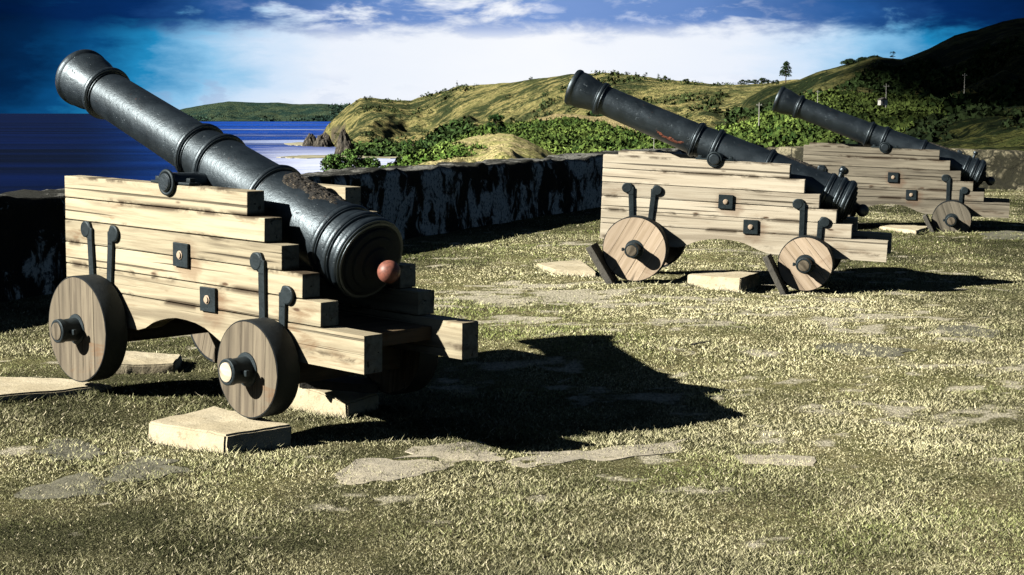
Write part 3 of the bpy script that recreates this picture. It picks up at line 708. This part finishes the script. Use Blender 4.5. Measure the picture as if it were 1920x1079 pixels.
M_H3 = hill_mat('jungle_floor', (.06, .10, .02), (.04, .075, .018), (.015, .035, .010), .05, .4, .5)
M_H4 = hill_mat('near_knoll_grass', (.66, .56, .30), (.42, .42, .15), (.13, .20, .045), .07, .52, .62)
M_H5 = hill_mat('right_mountain_scrub', (.15, .145, .055), (.07, .08, .03), (.018, .03, .012), .018, .44, .56)
M_H6 = hill_mat('right_slope_grass', (.085, .09, .028), (.045, .06, .017), (.012, .022, .008), .09, .46, .56, stripes=(.03, .5, 1))
hill('far_headland', [(250, 226), (300, 214), (345, 204), (380, 197), (430, 190), (480, 193), (520, 192), (560, 196), (600, 195), (650, 198), (720, 204), (900, 215)], [(250, 228), (900, 228)], [(250, 9300), (900, 9300)], [(250, 8360), (900, 8360)], 250, 900, M_H0, 40, .0022, 5, 200, 50)
FD = lambda py: 41.286*FPX/(py-213)
hill('coast_hill', [(596, 272), (603, 255), (612, 238), (628, 221), (650, 200), (675, 185), (700, 184), (740, 188), (770, 189), (800, 179), (830, 172), (860, 162), (900, 159), (960, 155), (1000, 148), (1040, 144), (1070, 139), (1130, 137), (1190, 141), (1250, 150), (1300, 154), (1350, 159), (1420, 158), (1480, 150), (1560, 150), (1700, 140)],
     [(596, 274), (620, 276), (650, 288), (700, 294), (800, 294), (900, 290), (1000, 270), (1200, 262), (1700, 260)],
     [(596, 2150), (650, 2200), (800, 2200), (1000, 1900), (1300, 1500), (1700, 1300)], [(596, FD(274)), (620, FD(276)), (650, FD(288)), (700, FD(294)), (800, FD(294)), (900, 1450), (1000, 1100), (1200, 800), (1700, 700)], 596, 1700, M_H1, 21, .0065, 2, 420, 130)
hill('valley_slope', [(800, 302), (840, 285), (870, 262), (895, 246), (925, 236), (950, 238), (1000, 234), (1060, 228), (1120, 234), (1180, 252), (1250, 264), (1330, 250), (1400, 236), (1450, 214), (1500, 192), (1560, 178), (1640, 184), (1760, 194)],
     [(800, 312), (900, 320), (1760, 300)], [(800, 620), (1000, 640), (1300, 560), (1760, 520)], [(800, 380), (1000, 300), (1760, 240)], 800, 1760, M_H3, 6, .02, 11, 300, 90)
hill('right_mountain', [(1380, 214), (1405, 182), (1440, 163), (1500, 149), (1530, 136), (1580, 123), (1640, 107), (1690, 112), (1740, 93), (1790, 66), (1830, 57), (1880, 40), (1920, 33), (2000, 14), (2120, -10), (2400, 20)],
     [(1380, 215), (1500, 235), (1700, 262), (2400, 262)], [(1380, 1000), (1640, 900), (2400, 900)], [(1380, 620), (1700, 420), (2400, 400)], 1380, 2400, M_H5, 16, .014, 21, 320, 100)
hill('right_slope', [(1560, 282), (1660, 262), (1730, 236), (1790, 214), (1850, 203), (1920, 198), (2100, 190), (2400, 185)],
     [(1560, 296), (2400, 296)], [(1560, 190), (1800, 230), (2400, 230)], [(1560, 70), (2400, 70)], 1560, 2400, M_H6, 1.6, .06, 31, 220, 80)
hill('grassy_knoll', [(600, 345), (690, 336), (740, 316), (780, 297), (820, 279), (850, 267), (880, 258), (905, 252), (935, 249), (960, 252), (990, 264), (1020, 280), (1060, 298), (1100, 308), (1200, 318), (1330, 322)],
     [(600, 352), (1330, 345)], [(600, 170), (900, 235), (1330, 220)], [(600, 130), (1330, 110)], 600, 1330, M_H4, 4.2, .05, 41, 260, 90)
hill('sand_ridge', [(955, 242), (985, 232), (1010, 222), (1040, 214), (1080, 215), (1120, 219), (1170, 214), (1230, 226), (1300, 236)], [(955, 250), (1300, 252)], [(955, 760), (1300, 760)], [(955, 690), (1300, 690)], 955, 1300,
     hill_mat('bare_sandy_ridge', (.46, .38, .2), (.36, .30, .15), (.12, .12, .05), .05, .6, .7), 4, .03, 51, 120, 40)

# ------------------------------------------------------------------ vegetation clumps
m, t, p = new_mat('leafy_scrub'); at_ = t.n('ShaderNodeVertexColor', layer_name='col')
t.put(p.inputs['Base Color'], at_.outputs[0]); p.inputs['Roughness'].default_value = .9; p.inputs['Specular IOR Level'].default_value = .1; M_LEAF = m
m, t, p = new_mat('bark'); n_ = t.noise(t.mapv(t.n('ShaderNodeTexCoord').outputs['Object'], (6, 6, 1)), 3, 4, .6)
t.put(p.inputs['Base Color'], t.mix(n_, (.03, .022, .014), (.10, .075, .05))); p.inputs['Roughness'].default_value = 1; M_BARK = m
def clump_template(n, rs):
    """n leaf triangles spread through a lumpy dome, unit radius"""
    d = rs.normal(size=(n, 3)); d /= np.linalg.norm(d, axis=1)[:, None]; d[:, 2] = np.abs(d[:, 2])*1.0-.25
    lump = 1+.35*fbm(d[:, 0]*2, d[:, 1]*2, d[:, 2]*2+rs.uniform(0, 50), 2)
    c = d*(.62+.38*rs.random(n)**.5)[:, None]*lump[:, None]
    s = rs.uniform(.16, .30, n)
    a = rs.normal(size=(n, 3)); b = rs.normal(size=(n, 3))
    a -= (a*d).sum(1)[:, None]*d*.7; a /= np.linalg.norm(a, axis=1)[:, None]; b -= (b*a).sum(1)[:, None]*a; b /= np.linalg.norm(b, axis=1)[:, None]
    tri = np.stack([c+a*s[:, None], c-a*s[:, None]*.5+b*s[:, None]*.8, c-a*s[:, None]*.5-b*s[:, None]*.8], 1)
    return tri
def clumps(centres, radii, cols, ntri, seed):
    rs = np.random.default_rng(seed); T = [clump_template(ntri, rs) for _ in range(8)]; Vs, Cs = [], []
    for i in range(8):
        k = np.arange(len(centres)) % 8 == i
        if not k.any(): continue
        c, r, cl = centres[k], radii[k], cols[k]; th = rs.uniform(0, 6.28, len(c)); ct, st = np.cos(th), np.sin(th)
        tr = T[i].reshape(-1, 3)
        x = tr[None, :, 0]*ct[:, None]-tr[None, :, 1]*st[:, None]; y = tr[None, :, 0]*st[:, None]+tr[None, :, 1]*ct[:, None]; z = np.broadcast_to(tr[None, :, 2], x.shape)
        v = np.stack([x, y, z], -1)*r[:, None, None]+c[:, None, :]
        j = (1+rs.uniform(-.35, .35, (len(c), ntri)))[..., None, None]
        col = np.broadcast_to(cl[:, None, None, :]*j, (len(c), ntri, 3, 3)).reshape(-1, 3)
        Vs.append(v.reshape(-1, 3)); Cs.append(col)
    V_ = np.concatenate(Vs); c_ = np.concatenate(Cs); c_ = np.concatenate([c_, np.ones((len(c_), 1))], 1)
    return V_, np.arange(len(V_)).reshape(-1, 3), c_
def scatter(name, surf, n, rad, mask, cols, ntri, seed, label=None):
    px, S = SURF[surf]; rs = np.random.default_rng(seed); nx_, ny_ = S.shape[:2]
    a = rs.uniform(0, nx_-1.001, n); b = rs.uniform(0, ny_-1.001, n); i, j = a.astype(int), b.astype(int); fa, fb = (a-i)[:, None], (b-j)[:, None]
    P_ = S[i, j]*(1-fa)*(1-fb)+S[i+1, j]*fa*(1-fb)+S[i, j+1]*(1-fa)*fb+S[i+1, j+1]*fa*fb
    pxx = px[0]+(px[-1]-px[0])*a/(nx_-1); v = b/(ny_-1)
    k = mask(pxx, v, P_); P_, pxx = P_[k], pxx[k]
    r = rs.uniform(rad[0], rad[1], len(P_))*rs.choice([.7, 1, 1.35], len(P_))
    mixf = np.clip(.5+.8*fbm(P_[:, 0]/rad[1]/9, P_[:, 1]/rad[1]/9, seed, 3)+rs.normal(0, .2, len(P_)), 0, 1)[:, None]
    cl = np.array(cols[0])*(1-mixf)+np.array(cols[1])*mixf
    if surf == 'valley_slope': cl = cl*(1-.62*sstep(pxx, 1430, 1620))[:, None]       # trees painted darker towards the mountain, shade put into their colour
    V_, F_, c_ = clumps(P_, r, cl, ntri, seed)
    o = mesh_np(name, V_, F_, M_LEAF, col=c_); tag(o, label, None, None, 'stuff'); return o
G1, G2 = (.025, .055, .012), (.14, .20, .045)
scatter('jungle', 'valley_slope', 11000, (1.1, 2.3), lambda x, v, P: (v > .02), (G1, G2), 40, 1, 'bright green jungle filling the valley behind the wall')
scatter('mountain_forest', 'right_mountain', 9000, (2.6, 4.6), lambda x, v, P: (fbm(P[:, 0]/60, P[:, 1]/60, 4, 3)+.42-1.0*v+np.where(x < 1500, .1, 0) > .0), ((.012, .026, .008), (.035, .06, .018)), 40, 2, 'dark forest on the lower face of the right mountain')
scatter('coast_forest', 'coast_hill', 15000, (5, 9), lambda x, v, P: (fbm(P[:, 0]/160, P[:, 1]/160, 9, 4)*1.1+.22-1.6*v+np.where((x > 690) & (x < 880), .15, -.12) > .0) & (x > 655), ((.022, .048, .016), (.07, .12, .03)), 34, 3, 'dark scrub forest at the foot of the grassy coast hill')
scatter('hillside_scrub', 'coast_hill', 2600, (3.5, 6.5), lambda x, v, P: (fbm(P[:, 0]/70, P[:, 1]/70, 19, 4) > .18) & (v > .3), ((.025, .04, .015), (.055, .075, .025)), 26, 4, 'scattered dark scrub on the upper coast hill')
scatter('knoll_scrub', 'grassy_knoll', 3400, (.5, 1.25), lambda x, v, P: (fbm(P[:, 0]/14, P[:, 1]/14, 29, 3)+np.where(x < 840, .16, -.26)+np.where((x > 850) & (x < 930) & (v > .55), .35, 0) > .02), ((.06, .12, .02), (.17, .25, .06)), 40, 5, 'low green scrub on the side of the grassy knoll')
scatter('slope_scrub', 'right_slope', 1500, (.8, 1.6), lambda x, v, P: (fbm(P[:, 0]/12, P[:, 1]/25, 39, 3) > .12), ((.008, .016, .006), (.018, .03, .010)), 36, 6, 'dark scrub on the right slope behind the return wall')
scatter('headland_forest', 'far_headland', 2500, (14, 24), lambda x, v, P: (fbm(P[:, 0]/400, P[:, 1]/400, 49, 3)+.25-.5*v > 0), ((.02, .045, .035), (.035, .07, .045)), 20, 7, 'scrub on the far headland')

def tree(px, py_base, D, h, w, label, shape='round', name='tree', cols=((.012, .025, .010), (.03, .055, .02)), group=None, seed=0, n=16):
    P_ = at(px, py_base, D); root = empty(name, P_); tag(root, label, 'tree' if name != 'bush' else 'bush', group); rs = np.random.default_rng(seed+77)
    bm = bmesh.new(); pts = [Vector((0, 0, -h*.12)), Vector((w*.03, 0, h*.35)), Vector((-w*.02, w*.03, h*.7)), Vector((0, 0, h*.93))]
    rr = [h*.030, h*.022, h*.014, h*.004]
    def limb(ps, rd):
        ring_ = []
        for q, r_ in zip(ps, rd): ring_.append([bm.verts.new(q+Vector((r_*math.cos(k*math.pi/3), r_*math.sin(k*math.pi/3), 0))) for k in range(6)])
        for a, b in zip(ring_, ring_[1:]):
            for k in range(6): bm.faces.new((a[k], a[(k+1) % 6], b[(k+1) % 6], b[k]))
    limb(pts, rr); cs, rd = [], []
    for i in range(n):
        f = rs.uniform(.28 if shape != 'round' else .35, 1.0); 
        wd = w*.5*((1.1-f)*1.15 if shape == 'cone' else math.sin(math.pi*min(max((f-.2)/.85, 0), 1))**.6)
        a = rs.uniform(0, 6.28); rad_ = wd*rs.uniform(.35, 1)
        q = Vector((rad_*math.cos(a), rad_*math.sin(a), h*(f-.06))); limb([Vector((0, 0, h*f*.7)), (q+Vector((0, 0, h*f*.7)))*.5, q], [h*.010, h*.007, h*.003])
        cs.append(q); rd.append(w*rs.uniform(.12, .24))
    obj('trunk', bm, M_BARK, root)
    cs = np.array([tuple(q) for q in cs]+[(0, 0, h*.95)]); rd = np.array(rd+[w*.1]); mf = rs.random(len(cs))[:, None]
    V_, F_, c_ = clumps(cs, rd, np.array(cols[0])*(1-mf)+np.array(cols[1])*mf, 60, seed)
    o = mesh_np('crown', V_, F_, M_LEAF, root, col=c_); o['kind'] = 'thing'
    return root
pxm = lambda D: D/FPX
tree(1473, 152, 960, 36*pxm(960), 26*pxm(960), 'tall open tree standing alone on the saddle between the two hills', 'cone', seed=1, n=30)
tree(1674, 112, 890, 15*pxm(890), 10*pxm(890), 'small tree alone on the ridge left of the dark mountain', seed=2)
RT = 'small trees on the hill skyline'
for k, (x, y, D, h, w, s, lb) in enumerate([(857, 165, 2140, 16, 9, 'cone', 'darkest pointed tree on the skyline above the cliff headland'), (818, 177, 2170, 9, 7, 'round', 'small pale tree on the skyline left of the pointed tree'),
        (826, 175, 2170, 7, 6, 'round', 'tiny tree just beside the pale skyline tree'), (995, 151, 1900, 9, 9, 'round', 'low round tree on the ridge left of the middle cannon muzzle'),
        (1192, 143, 1650, 10, 6, 'cone', 'first small pointed tree on the ridge behind the middle cannon barrel'), (1210, 145, 1630, 11, 9, 'round', 'bushy tree second along the ridge behind the middle cannon'),
        (1234, 149, 1600, 12, 8, 'cone', 'third small pointed tree along the ridge behind the middle cannon'), (1243, 151, 1590, 8, 9, 'round', 'round tree touching the third pointed tree on the ridge'),
        (1283, 154, 1560, 7, 8, 'round', 'low tree halfway along the saddle ridge')]):
    tree(x, y+2, D, h*pxm(D), w*pxm(D), lb, s, seed=10+k, group=RT, n=9)
rs_ = np.random.default_rng(5)
lbs = ['leftmost low tree of the dark row on the saddle', 'second low tree of the dark row on the saddle', 'third low tree of the dark row on the saddle', 'tallest tree of the dark row on the saddle', 'fifth low tree of the dark row on the saddle', 'rightmost low tree of the dark row, next to the lone tall tree']
for k, lb in enumerate(lbs):
    D = 1180; x = 1390+k*13; tree(x, 161, D, (14 if k == 3 else 10)*pxm(D), 17*pxm(D), lb, 'round', seed=40+k, group='dark row of trees on the saddle', n=12)
for k, (x, lb) in enumerate([(1592, 'left dark tree on top of the wooded knob below the ridge'), (1618, 'middle dark tree on top of the wooded knob'), (1640, 'right dark tree on top of the wooded knob')]):
    D = 905; tree(x, 118+(1640-x)*.12, D, 11*pxm(D), 26*pxm(D), lb, seed=60+k, group='trees on the wooded knob', n=36)
# bushes at the left end of the knoll, in front of the bay
for k, (x, yb, h, w, lb) in enumerate([(628, 345, 54, 50, 'rounded green bush nearest the bay water behind the wall'), (660, 345, 62, 46, 'tallest upright green bush by the bay behind the wall'), (694, 345, 46, 46, 'low green bush on the right of the bay bushes')]):
    D = 150; tree(x, yb, D, h*pxm(D), w*pxm(D), lb, name='bush', cols=((.05, .11, .025), (.13, .22, .06)), seed=80+k, group='bushes beside the bay', n=60)
tree(930, 262, 330, 46*pxm(330), 40*pxm(330), 'broad dark green tree at the top of the knoll', seed=90, cols=((.012, .035, .010), (.03, .07, .018)), n=26)
tree(775, 296, 700, 40*pxm(700), 30*pxm(700), 'upright green tree at the edge of the reef', seed=91, cols=((.03, .07, .018), (.07, .13, .03)), n=22)

# ------------------------------------------------------------------ rocks in the bay
def rock(name, px, py, D, wpx, hpx, seed, label, sy=.7, lean=0., mat=None, top=.5):
    base = at(px, py, D); k = pxm(D); w_, h_ = wpx*k, hpx*k
    bm = bmesh.new(); bmesh.ops.create_icosphere(bm, subdivisions=5, radius=1)
    for v in bm.verts:
        q = v.co.copy(); n_ = float(fbm(q.x*1.6+seed, q.y*1.6, q.z*1.2, 4)); n2_ = float(fbm(q.x*6+seed, q.y*6, q.z*3, 3))
        r_ = 1+.35*n_+.12*n2_; z = max(q.z, -.3)
        f = 1-(1-top)*max(z, 0)
        v.co = Vector((q.x*r_*w_/2*f+lean*max(z, 0)*w_, q.y*r_*w_/2*sy*f, z*r_*h_))
    o = obj(name, bm, mat or M_ROCK, smooth=False); o.location = (base.x, base.y, -40); tag(o, label, 'rock', 'rocks standing in the bay'); return o
m, t, p = new_mat('sea_rock'); P = t.n('ShaderNodeTexCoord').outputs['Object']; n_ = t.noise(P, .25, 6, .7); n2_ = t.noise(P, 1.3, 4, .7)
t.put(p.inputs['Base Color'], t.ramp(t.m('ADD', t.m('MULTIPLY', n_, .6), t.m('MULTIPLY', n2_, .4)), [(.40, (.012, .012, .010)), (.54, (.07, .062, .05)), (.68, (.30, .26, .19))])); p.inputs['Roughness'].default_value = 1
bump(t, p, t.m('ADD', n_, n2_), 1, 1.2); M_ROCK = m
D_ = FD(292)
rock('sea_stack', 649, 292, D_, 44, 48, 3.3, 'tall pointed sea stack standing in the shallow bay', .9, -.12, top=.35)
rock('rock', 583, 274, FD(274), 32, 21, 7.7, 'low jagged dark rock furthest out from the headland', .8, top=.5)
rock('rock', 606, 275, FD(275), 42, 24, 12.1, 'dark jagged rock joined to the foot of the headland', .8, top=.6)
m, t, p = new_mat('reef_flat'); P = t.n('ShaderNodeNewGeometry').outputs['Position']; n_ = t.noise(t.mapv(P, (.03, .06, 1)), 1, 5, .7)
t.put(p.inputs['Base Color'], t.ramp(n_, [(.38, (.10, .10, .06)), (.55, (.34, .32, .2)), (.68, (.62, .60, .5))])); p.inputs['Roughness'].default_value = .9; M_REEF = m
def reef(pix, label):
    bm = bmesh.new(); pts = []
    for i in range(len(pix)):
        a, b = pix[i], pix[(i+1) % len(pix)]
        for k in range(10):
            x, y = a[0]+(b[0]-a[0])*k/10, a[1]+(b[1]-a[1])*k/10; y += .8*float(fbm(x/6, y/2, 3, 3)); q = at(x, y, FD(y)); pts.append(q)
    top = [bm.verts.new((q.x, q.y, -39.6)) for q in pts]; bot = [bm.verts.new((q.x, q.y, -41)) for q in pts]; n = len(pts); bm.faces.new(top)
    for i in range(n): bm.faces.new((top[i], top[(i+1) % n], bot[(i+1) % n], bot[i]))
    tag(obj('reef', bm, M_REEF), label, 'reef', 'low reefs across the bay')
reef([(518, 295), (560, 291.5), (640, 291), (742, 290.5), (760, 293), (742, 297), (640, 296), (560, 297)], 'long low reef running out on both sides of the sea stack')
reef([(532, 269), (560, 267), (585, 268.5), (600, 272), (570, 273.5), (540, 272)], 'short reef beyond the low jagged rock')
m, t, p = new_mat('beach_sand'); p.inputs['Base Color'].default_value = (.55, .50, .40, 1); p.inputs['Roughness'].default_value = .9; M_SAND = m

# ------------------------------------------------------------------ utility poles and a hut on the right
m, t, p = new_mat('pole_concrete'); n_ = t.noise(t.n('ShaderNodeTexCoord').outputs['Object'], 2, 3, .6); t.put(p.inputs['Base Color'], t.mix(n_, (.30, .30, .28), (.42, .42, .38))); p.inputs['Roughness'].default_value = .8; M_POLE = m
m, t, p = new_mat('white_render'); n_ = t.noise(t.n('ShaderNodeTexCoord').outputs['Object'], .8, 4, .6); t.put(p.inputs['Base Color'], t.mix(n_, (.55, .55, .52), (.75, .75, .72))); p.inputs['Roughness'].default_value = .8; M_WHITE = m
m, t, p = new_mat('hut_roof'); p.inputs['Base Color'].default_value = (.12, .11, .10, 1); p.inputs['Roughness'].default_value = .7; M_ROOF = m
def pole(px, ytop, ybase, D, label):
    b = at(px, ybase, D); h = (ybase-ytop)*pxm(D); root = empty('utility_pole', b); tag(root, label, 'utility pole', 'utility poles in the valley')
    bm = bmesh.new(); add_lathe(bm, [(-h*.1, h*.022), (h, h*.014), (h, 0)], 10, Matrix.Rotation(R(-90), 4, 'Y')); obj('pole', bm, M_POLE, root)
    bm = bmesh.new(); add_box(bm, (0, h*.01, h*.88), (h*.26, h*.02, h*.025)); 
    obj('crossarm', bm, M_POLE, root)
    bm = bmesh.new()
    for s in (-.11, 0, .11): add_lathe(bm, [(0, h*.008), (h*.03, h*.010), (h*.045, 0)], 8, Matrix.Translation((s*h, h*.01, h*.892)) @ Matrix.Rotation(R(-90), 4, 'Y'))
    obj('insulators', bm, M_POLE, root)
pole(1423, 193, 232, 400, 'pale utility pole between the middle and far cannon barrels')
pole(1226, 256, 292, 300, 'pale utility pole below the middle cannon barrel')
pole(1661, 158, 198, 400, 'utility pole beside the white hut above the far cannon')
pole(1808, 138, 172, 430, 'dim utility pole on the dark mountain at the right')
pole(1533, 170, 192, 430, 'short utility pole just above the far cannon barrel')
def hut(px, py, D, wpx, hpx, label):
    b = at(px, py, D); k = pxm(D); root = empty('hut', b, (0, 0, .3)); tag(root, label, 'hut')
    w_, h_ = wpx*k, hpx*k; bm = bmesh.new(); add_box(bm, (0, 0, h_*.3), (w_, w_*.8, h_*.9)); obj('wall', bm, M_WHITE, root)
    bm = bmesh.new(); add_prism(bm, [(-w_*.62, h_*.75), (w_*.62, h_*.75), (0, h_*1.15)], -w_*.5, w_*.5); obj('roof', bm, M_ROOF, root)
    bm = bmesh.new(); add_box(bm, (-w_*.1, -w_*.41, h_*.3), (w_*.22, .04, h_*.6)); obj('door', bm, M_ROOF, root)
hut(1655, 196, 395, 14, 11, 'small white hut in the dark green at the foot of the mountain')

# ------------------------------------------------------------------ grass blades
def in_poly(x, y, poly):
    ins = np.zeros(len(x), bool); n = len(poly)
    for i in range(n):
        x1, y1 = poly[i]; x2, y2 = poly[(i+1) % n]
        if y1 == y2: continue
        c_ = ((y1 > y) != (y2 > y)) & (x < (x2-x1)*(y-y1)/(y2-y1)+x1); ins ^= c_
    return ins
def grass():
    rs = np.random.default_rng(99); N = 1600000
    d = 3.9*(33/3.9)**rs.random(N)              # density falls off as 1/d^2
    x = rs.uniform(-.46, .46, N)*d+rs.normal(0, .1, N); y = d
    sL = np.minimum(seg_side(x, y, WALL[0], WALL[1]), seg_side(x, y, WALL[1], WALL[3])); sR = seg_side(x, y, WALLR[0], WALLR[3])
    k = (sL > .02) & (sR > .02)
    k &= bare_f(x, y)+rs.normal(0, .34, N) < .58
    for pl in stone_polys:
        bb = (x > pl[:, 0].min()) & (x < pl[:, 0].max()) & (y > pl[:, 1].min()) & (y < pl[:, 1].max()) & k
        idx = np.where(bb)[0]
        if len(idx): ii = in_poly(x[idx], y[idx], pl); ii &= (fbm(x[idx]*6, y[idx]*6, 3, 3)+.9*rs.random(len(idx))) < .14; k[idx[ii]] = False
    x, y, d = x[k], y[k], d[k]
    # longer tufts against blocks and wheels
    tx, ty = [], []
    for pl in stone_polys[NFLAG:]:
        for i in range(4):
            a_, b_ = pl[i], pl[(i+1) % 4]; L_ = math.hypot(*(b_-a_)); m_ = int(L_*500); f_ = rs.random(m_)[:, None]
            q_ = a_*(1-f_)+b_*f_; o_ = q_-pl.mean(0); o_ /= np.linalg.norm(o_, axis=1)[:, None]; q_ = q_+o_*np.abs(rs.normal(.012, .02, m_))[:, None]
            tx += list(q_[:, 0]); ty += list(q_[:, 1])
    for c in CAR:
        for u_w, sd_ in ((UF, 1), (UR, 1), (UF, -1), (UR, -1)):
            w_ = lmat(c) @ Vector((X(u_w), sd_*(WF+.01), 0)); q_ = rs.normal(0, (.10, .045), (260, 2)); ca, sa = math.cos(c['a']), math.sin(c['a'])
            tx += list(w_.x+q_[:, 0]*ca-q_[:, 1]*sa); ty += list(w_.y+q_[:, 0]*sa+q_[:, 1]*ca)
    nt_ = len(tx); x = np.concatenate([x, tx]); y = np.concatenate([y, ty]); d = y.copy(); n = len(x)
    z = gh(x, y)-.004
    tall = np.clip(1+.8*fbm(x*2.2, y*2.2, 12, 3), .45, 1.35)
    h_ = rs.uniform(.004, .015, n)*tall*(1+.018*d); h_[rs.random(n) < .012] *= 2.0
    h_[-nt_:] *= rs.uniform(1.5, 3.2, nt_)
    wd = .0008+.00020*d*rs.uniform(.7, 1.5, n); a = rs.uniform(0, 2*np.pi, n); ln = rs.uniform(.3, 1.8, n)*h_; b = rs.uniform(0, 2*np.pi, n)
    base = np.stack([x, y, z], 1); sd = np.stack([np.cos(a), np.sin(a), np.zeros(n)], 1)*wd[:, None]
    tip = base+np.stack([np.cos(b)*ln, np.sin(b)*ln, h_], 1)
    V_ = np.stack([base-sd, base+sd, tip], 1).reshape(-1, 3)
    g_ = np.clip(.5+1.1*fbm(x*.55, y*.55, 22, 3)+.7*fbm(x*3, y*3, 23, 3)+rs.normal(0, .22, n)-.22, 0, 1)[:, None]
    lush_shade = (lush_shade_f(x, y)*.92)[:, None]
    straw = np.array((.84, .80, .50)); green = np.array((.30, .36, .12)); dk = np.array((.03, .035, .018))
    c_ = straw*(1-g_)+green*g_; c_ = c_*(1-lush_shade)+np.array((.040, .048, .016))*lush_shade; q = rs.random(n)[:, None]; c_ = np.where(q < .20, dk*1., c_); c_ = np.where(q > .93, np.array((.74, .68, .48)), c_)
    c_ = c_*rs.uniform(.5, 1.45, (n, 1))
    c_ = np.repeat(np.concatenate([c_, np.ones((n, 1))], 1), 3, 0)
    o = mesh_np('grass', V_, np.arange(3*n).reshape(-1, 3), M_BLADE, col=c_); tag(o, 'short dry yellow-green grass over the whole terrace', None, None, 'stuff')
m, t, p = new_mat('grass_blade'); t.put(p.inputs['Base Color'], t.n('ShaderNodeVertexColor', layer_name='col').outputs[0]); p.inputs['Roughness'].default_value = 1; p.inputs['Specular IOR Level'].default_value = .0
ge = t.n('ShaderNodeNewGeometry'); vm = t.n('ShaderNodeVectorMath', operation='SCALE'); t.put(vm.inputs[0], ge.outputs['Normal']); vm.inputs['Scale'].default_value = .35
va = t.n('ShaderNodeVectorMath', operation='ADD'); t.put(va.inputs[0], vm.outputs[0]); va.inputs[1].default_value = (-.25, -.1, .9)
vn = t.n('ShaderNodeVectorMath', operation='NORMALIZE'); t.put(vn.inputs[0], va.outputs[0]); t.put(p.inputs['Normal'], vn.outputs[0]); M_BLADE = m
grass()
# pale sticks lying in the grass
def stick(x0, y0, x1, y1, label):
    a, b = gpt(x0, y0), gpt(x1, y1); bm = bmesh.new(); n = 6; ring_ = []
    for i in range(n+1):
        f = i/n; x, y = a[0]*(1-f)+b[0]*f, a[1]*(1-f)+b[1]*f; z = float(gh(x, y))+.018; x += .006*math.sin(i*2.1); r_ = .006*(1-.5*f)
        ring_.append([bm.verts.new((x+r_*math.cos(k*math.pi/3)*.3, y+r_*math.cos(k*math.pi/3), z+r_*math.sin(k*math.pi/3))) for k in range(6)])
    for p_, q in zip(ring_, ring_[1:]):
        for k in range(6): bm.faces.new((p_[k], p_[(k+1) % 6], q[(k+1) % 6], q[k]))
    bm.faces.new(ring_[0]); bm.faces.new(ring_[-1][::-1])
    tag(obj('stick', bm, M_FLAG), label, 'stick', 'dry sticks in the grass')
stick(1046, 724, 1070, 716, 'pale dry stick lying inside the big cannon shadow')
stick(1296, 652, 1332, 646, 'dry stick lying on sunlit grass above the big shadow')

# unseen mass of spheres added towards the sun to shade the right-hand mountain
def shade_cloud():
    pts = [(48, -60), (50, 30), (122, 330), (262, 950), (380, 1350), (900, 1500), (1500, 1200), (1400, 300), (900, -60)]
    rs = np.random.default_rng(8); bm = bmesh.new(); off = -dv*(1500/math.sin(R(SUN_EL)))
    P = np.array(pts, float); n = 0
    while n < 420:
        x, y = rs.uniform(20, 1500)*rs.random()**.5, rs.uniform(-60, 1500)
        if not in_poly(np.array([x]), np.array([y]), P)[0]: continue
        r_ = rs.uniform(45, 90) if x < 500 else rs.uniform(90, 150)
        dmin = min(abs((y-a[1])*(b[0]-a[0])-(x-a[0])*(b[1]-a[1]))/math.hypot(b[0]-a[0], b[1]-a[1]) for a, b in zip(pts[:5], pts[1:5]))
        r_ = max(12, min(r_, dmin+14))
        bmesh.ops.create_icosphere(bm, subdivisions=2, radius=r_, matrix=Matrix.Translation(Vector((x, y, rs.uniform(-20, 40)))+off) @ Matrix.Diagonal((1, 1, .6, 1))); n += 1
    for a, b in zip(pts, pts[1:]+pts[:1]):
        L = math.hypot(b[0]-a[0], b[1]-a[1])
        for k in range(int(L/25)):
            f = k*25/L
            for of in (60, 110): bmesh.ops.create_icosphere(bm, subdivisions=2, radius=rs.uniform(36, 50), matrix=Matrix.Translation(Vector((a[0]+(b[0]-a[0])*f+of, a[1]+(b[1]-a[1])*f, rs.uniform(-10, 20)))+off))
            bmesh.ops.create_icosphere(bm, subdivisions=2, radius=rs.uniform(24, 34), matrix=Matrix.Translation(Vector((a[0]+(b[0]-a[0])*f+26, a[1]+(b[1]-a[1])*f, rs.uniform(-10, 20)))+off))
    m, t, p = new_mat('shade_cloud_white'); p.inputs['Base Color'].default_value = (.8, .8, .82, 1); p.inputs['Roughness'].default_value = 1
    o = obj('shade_cloud', bm, m, smooth=True); tag(o, kind='structure')
shade_cloud()
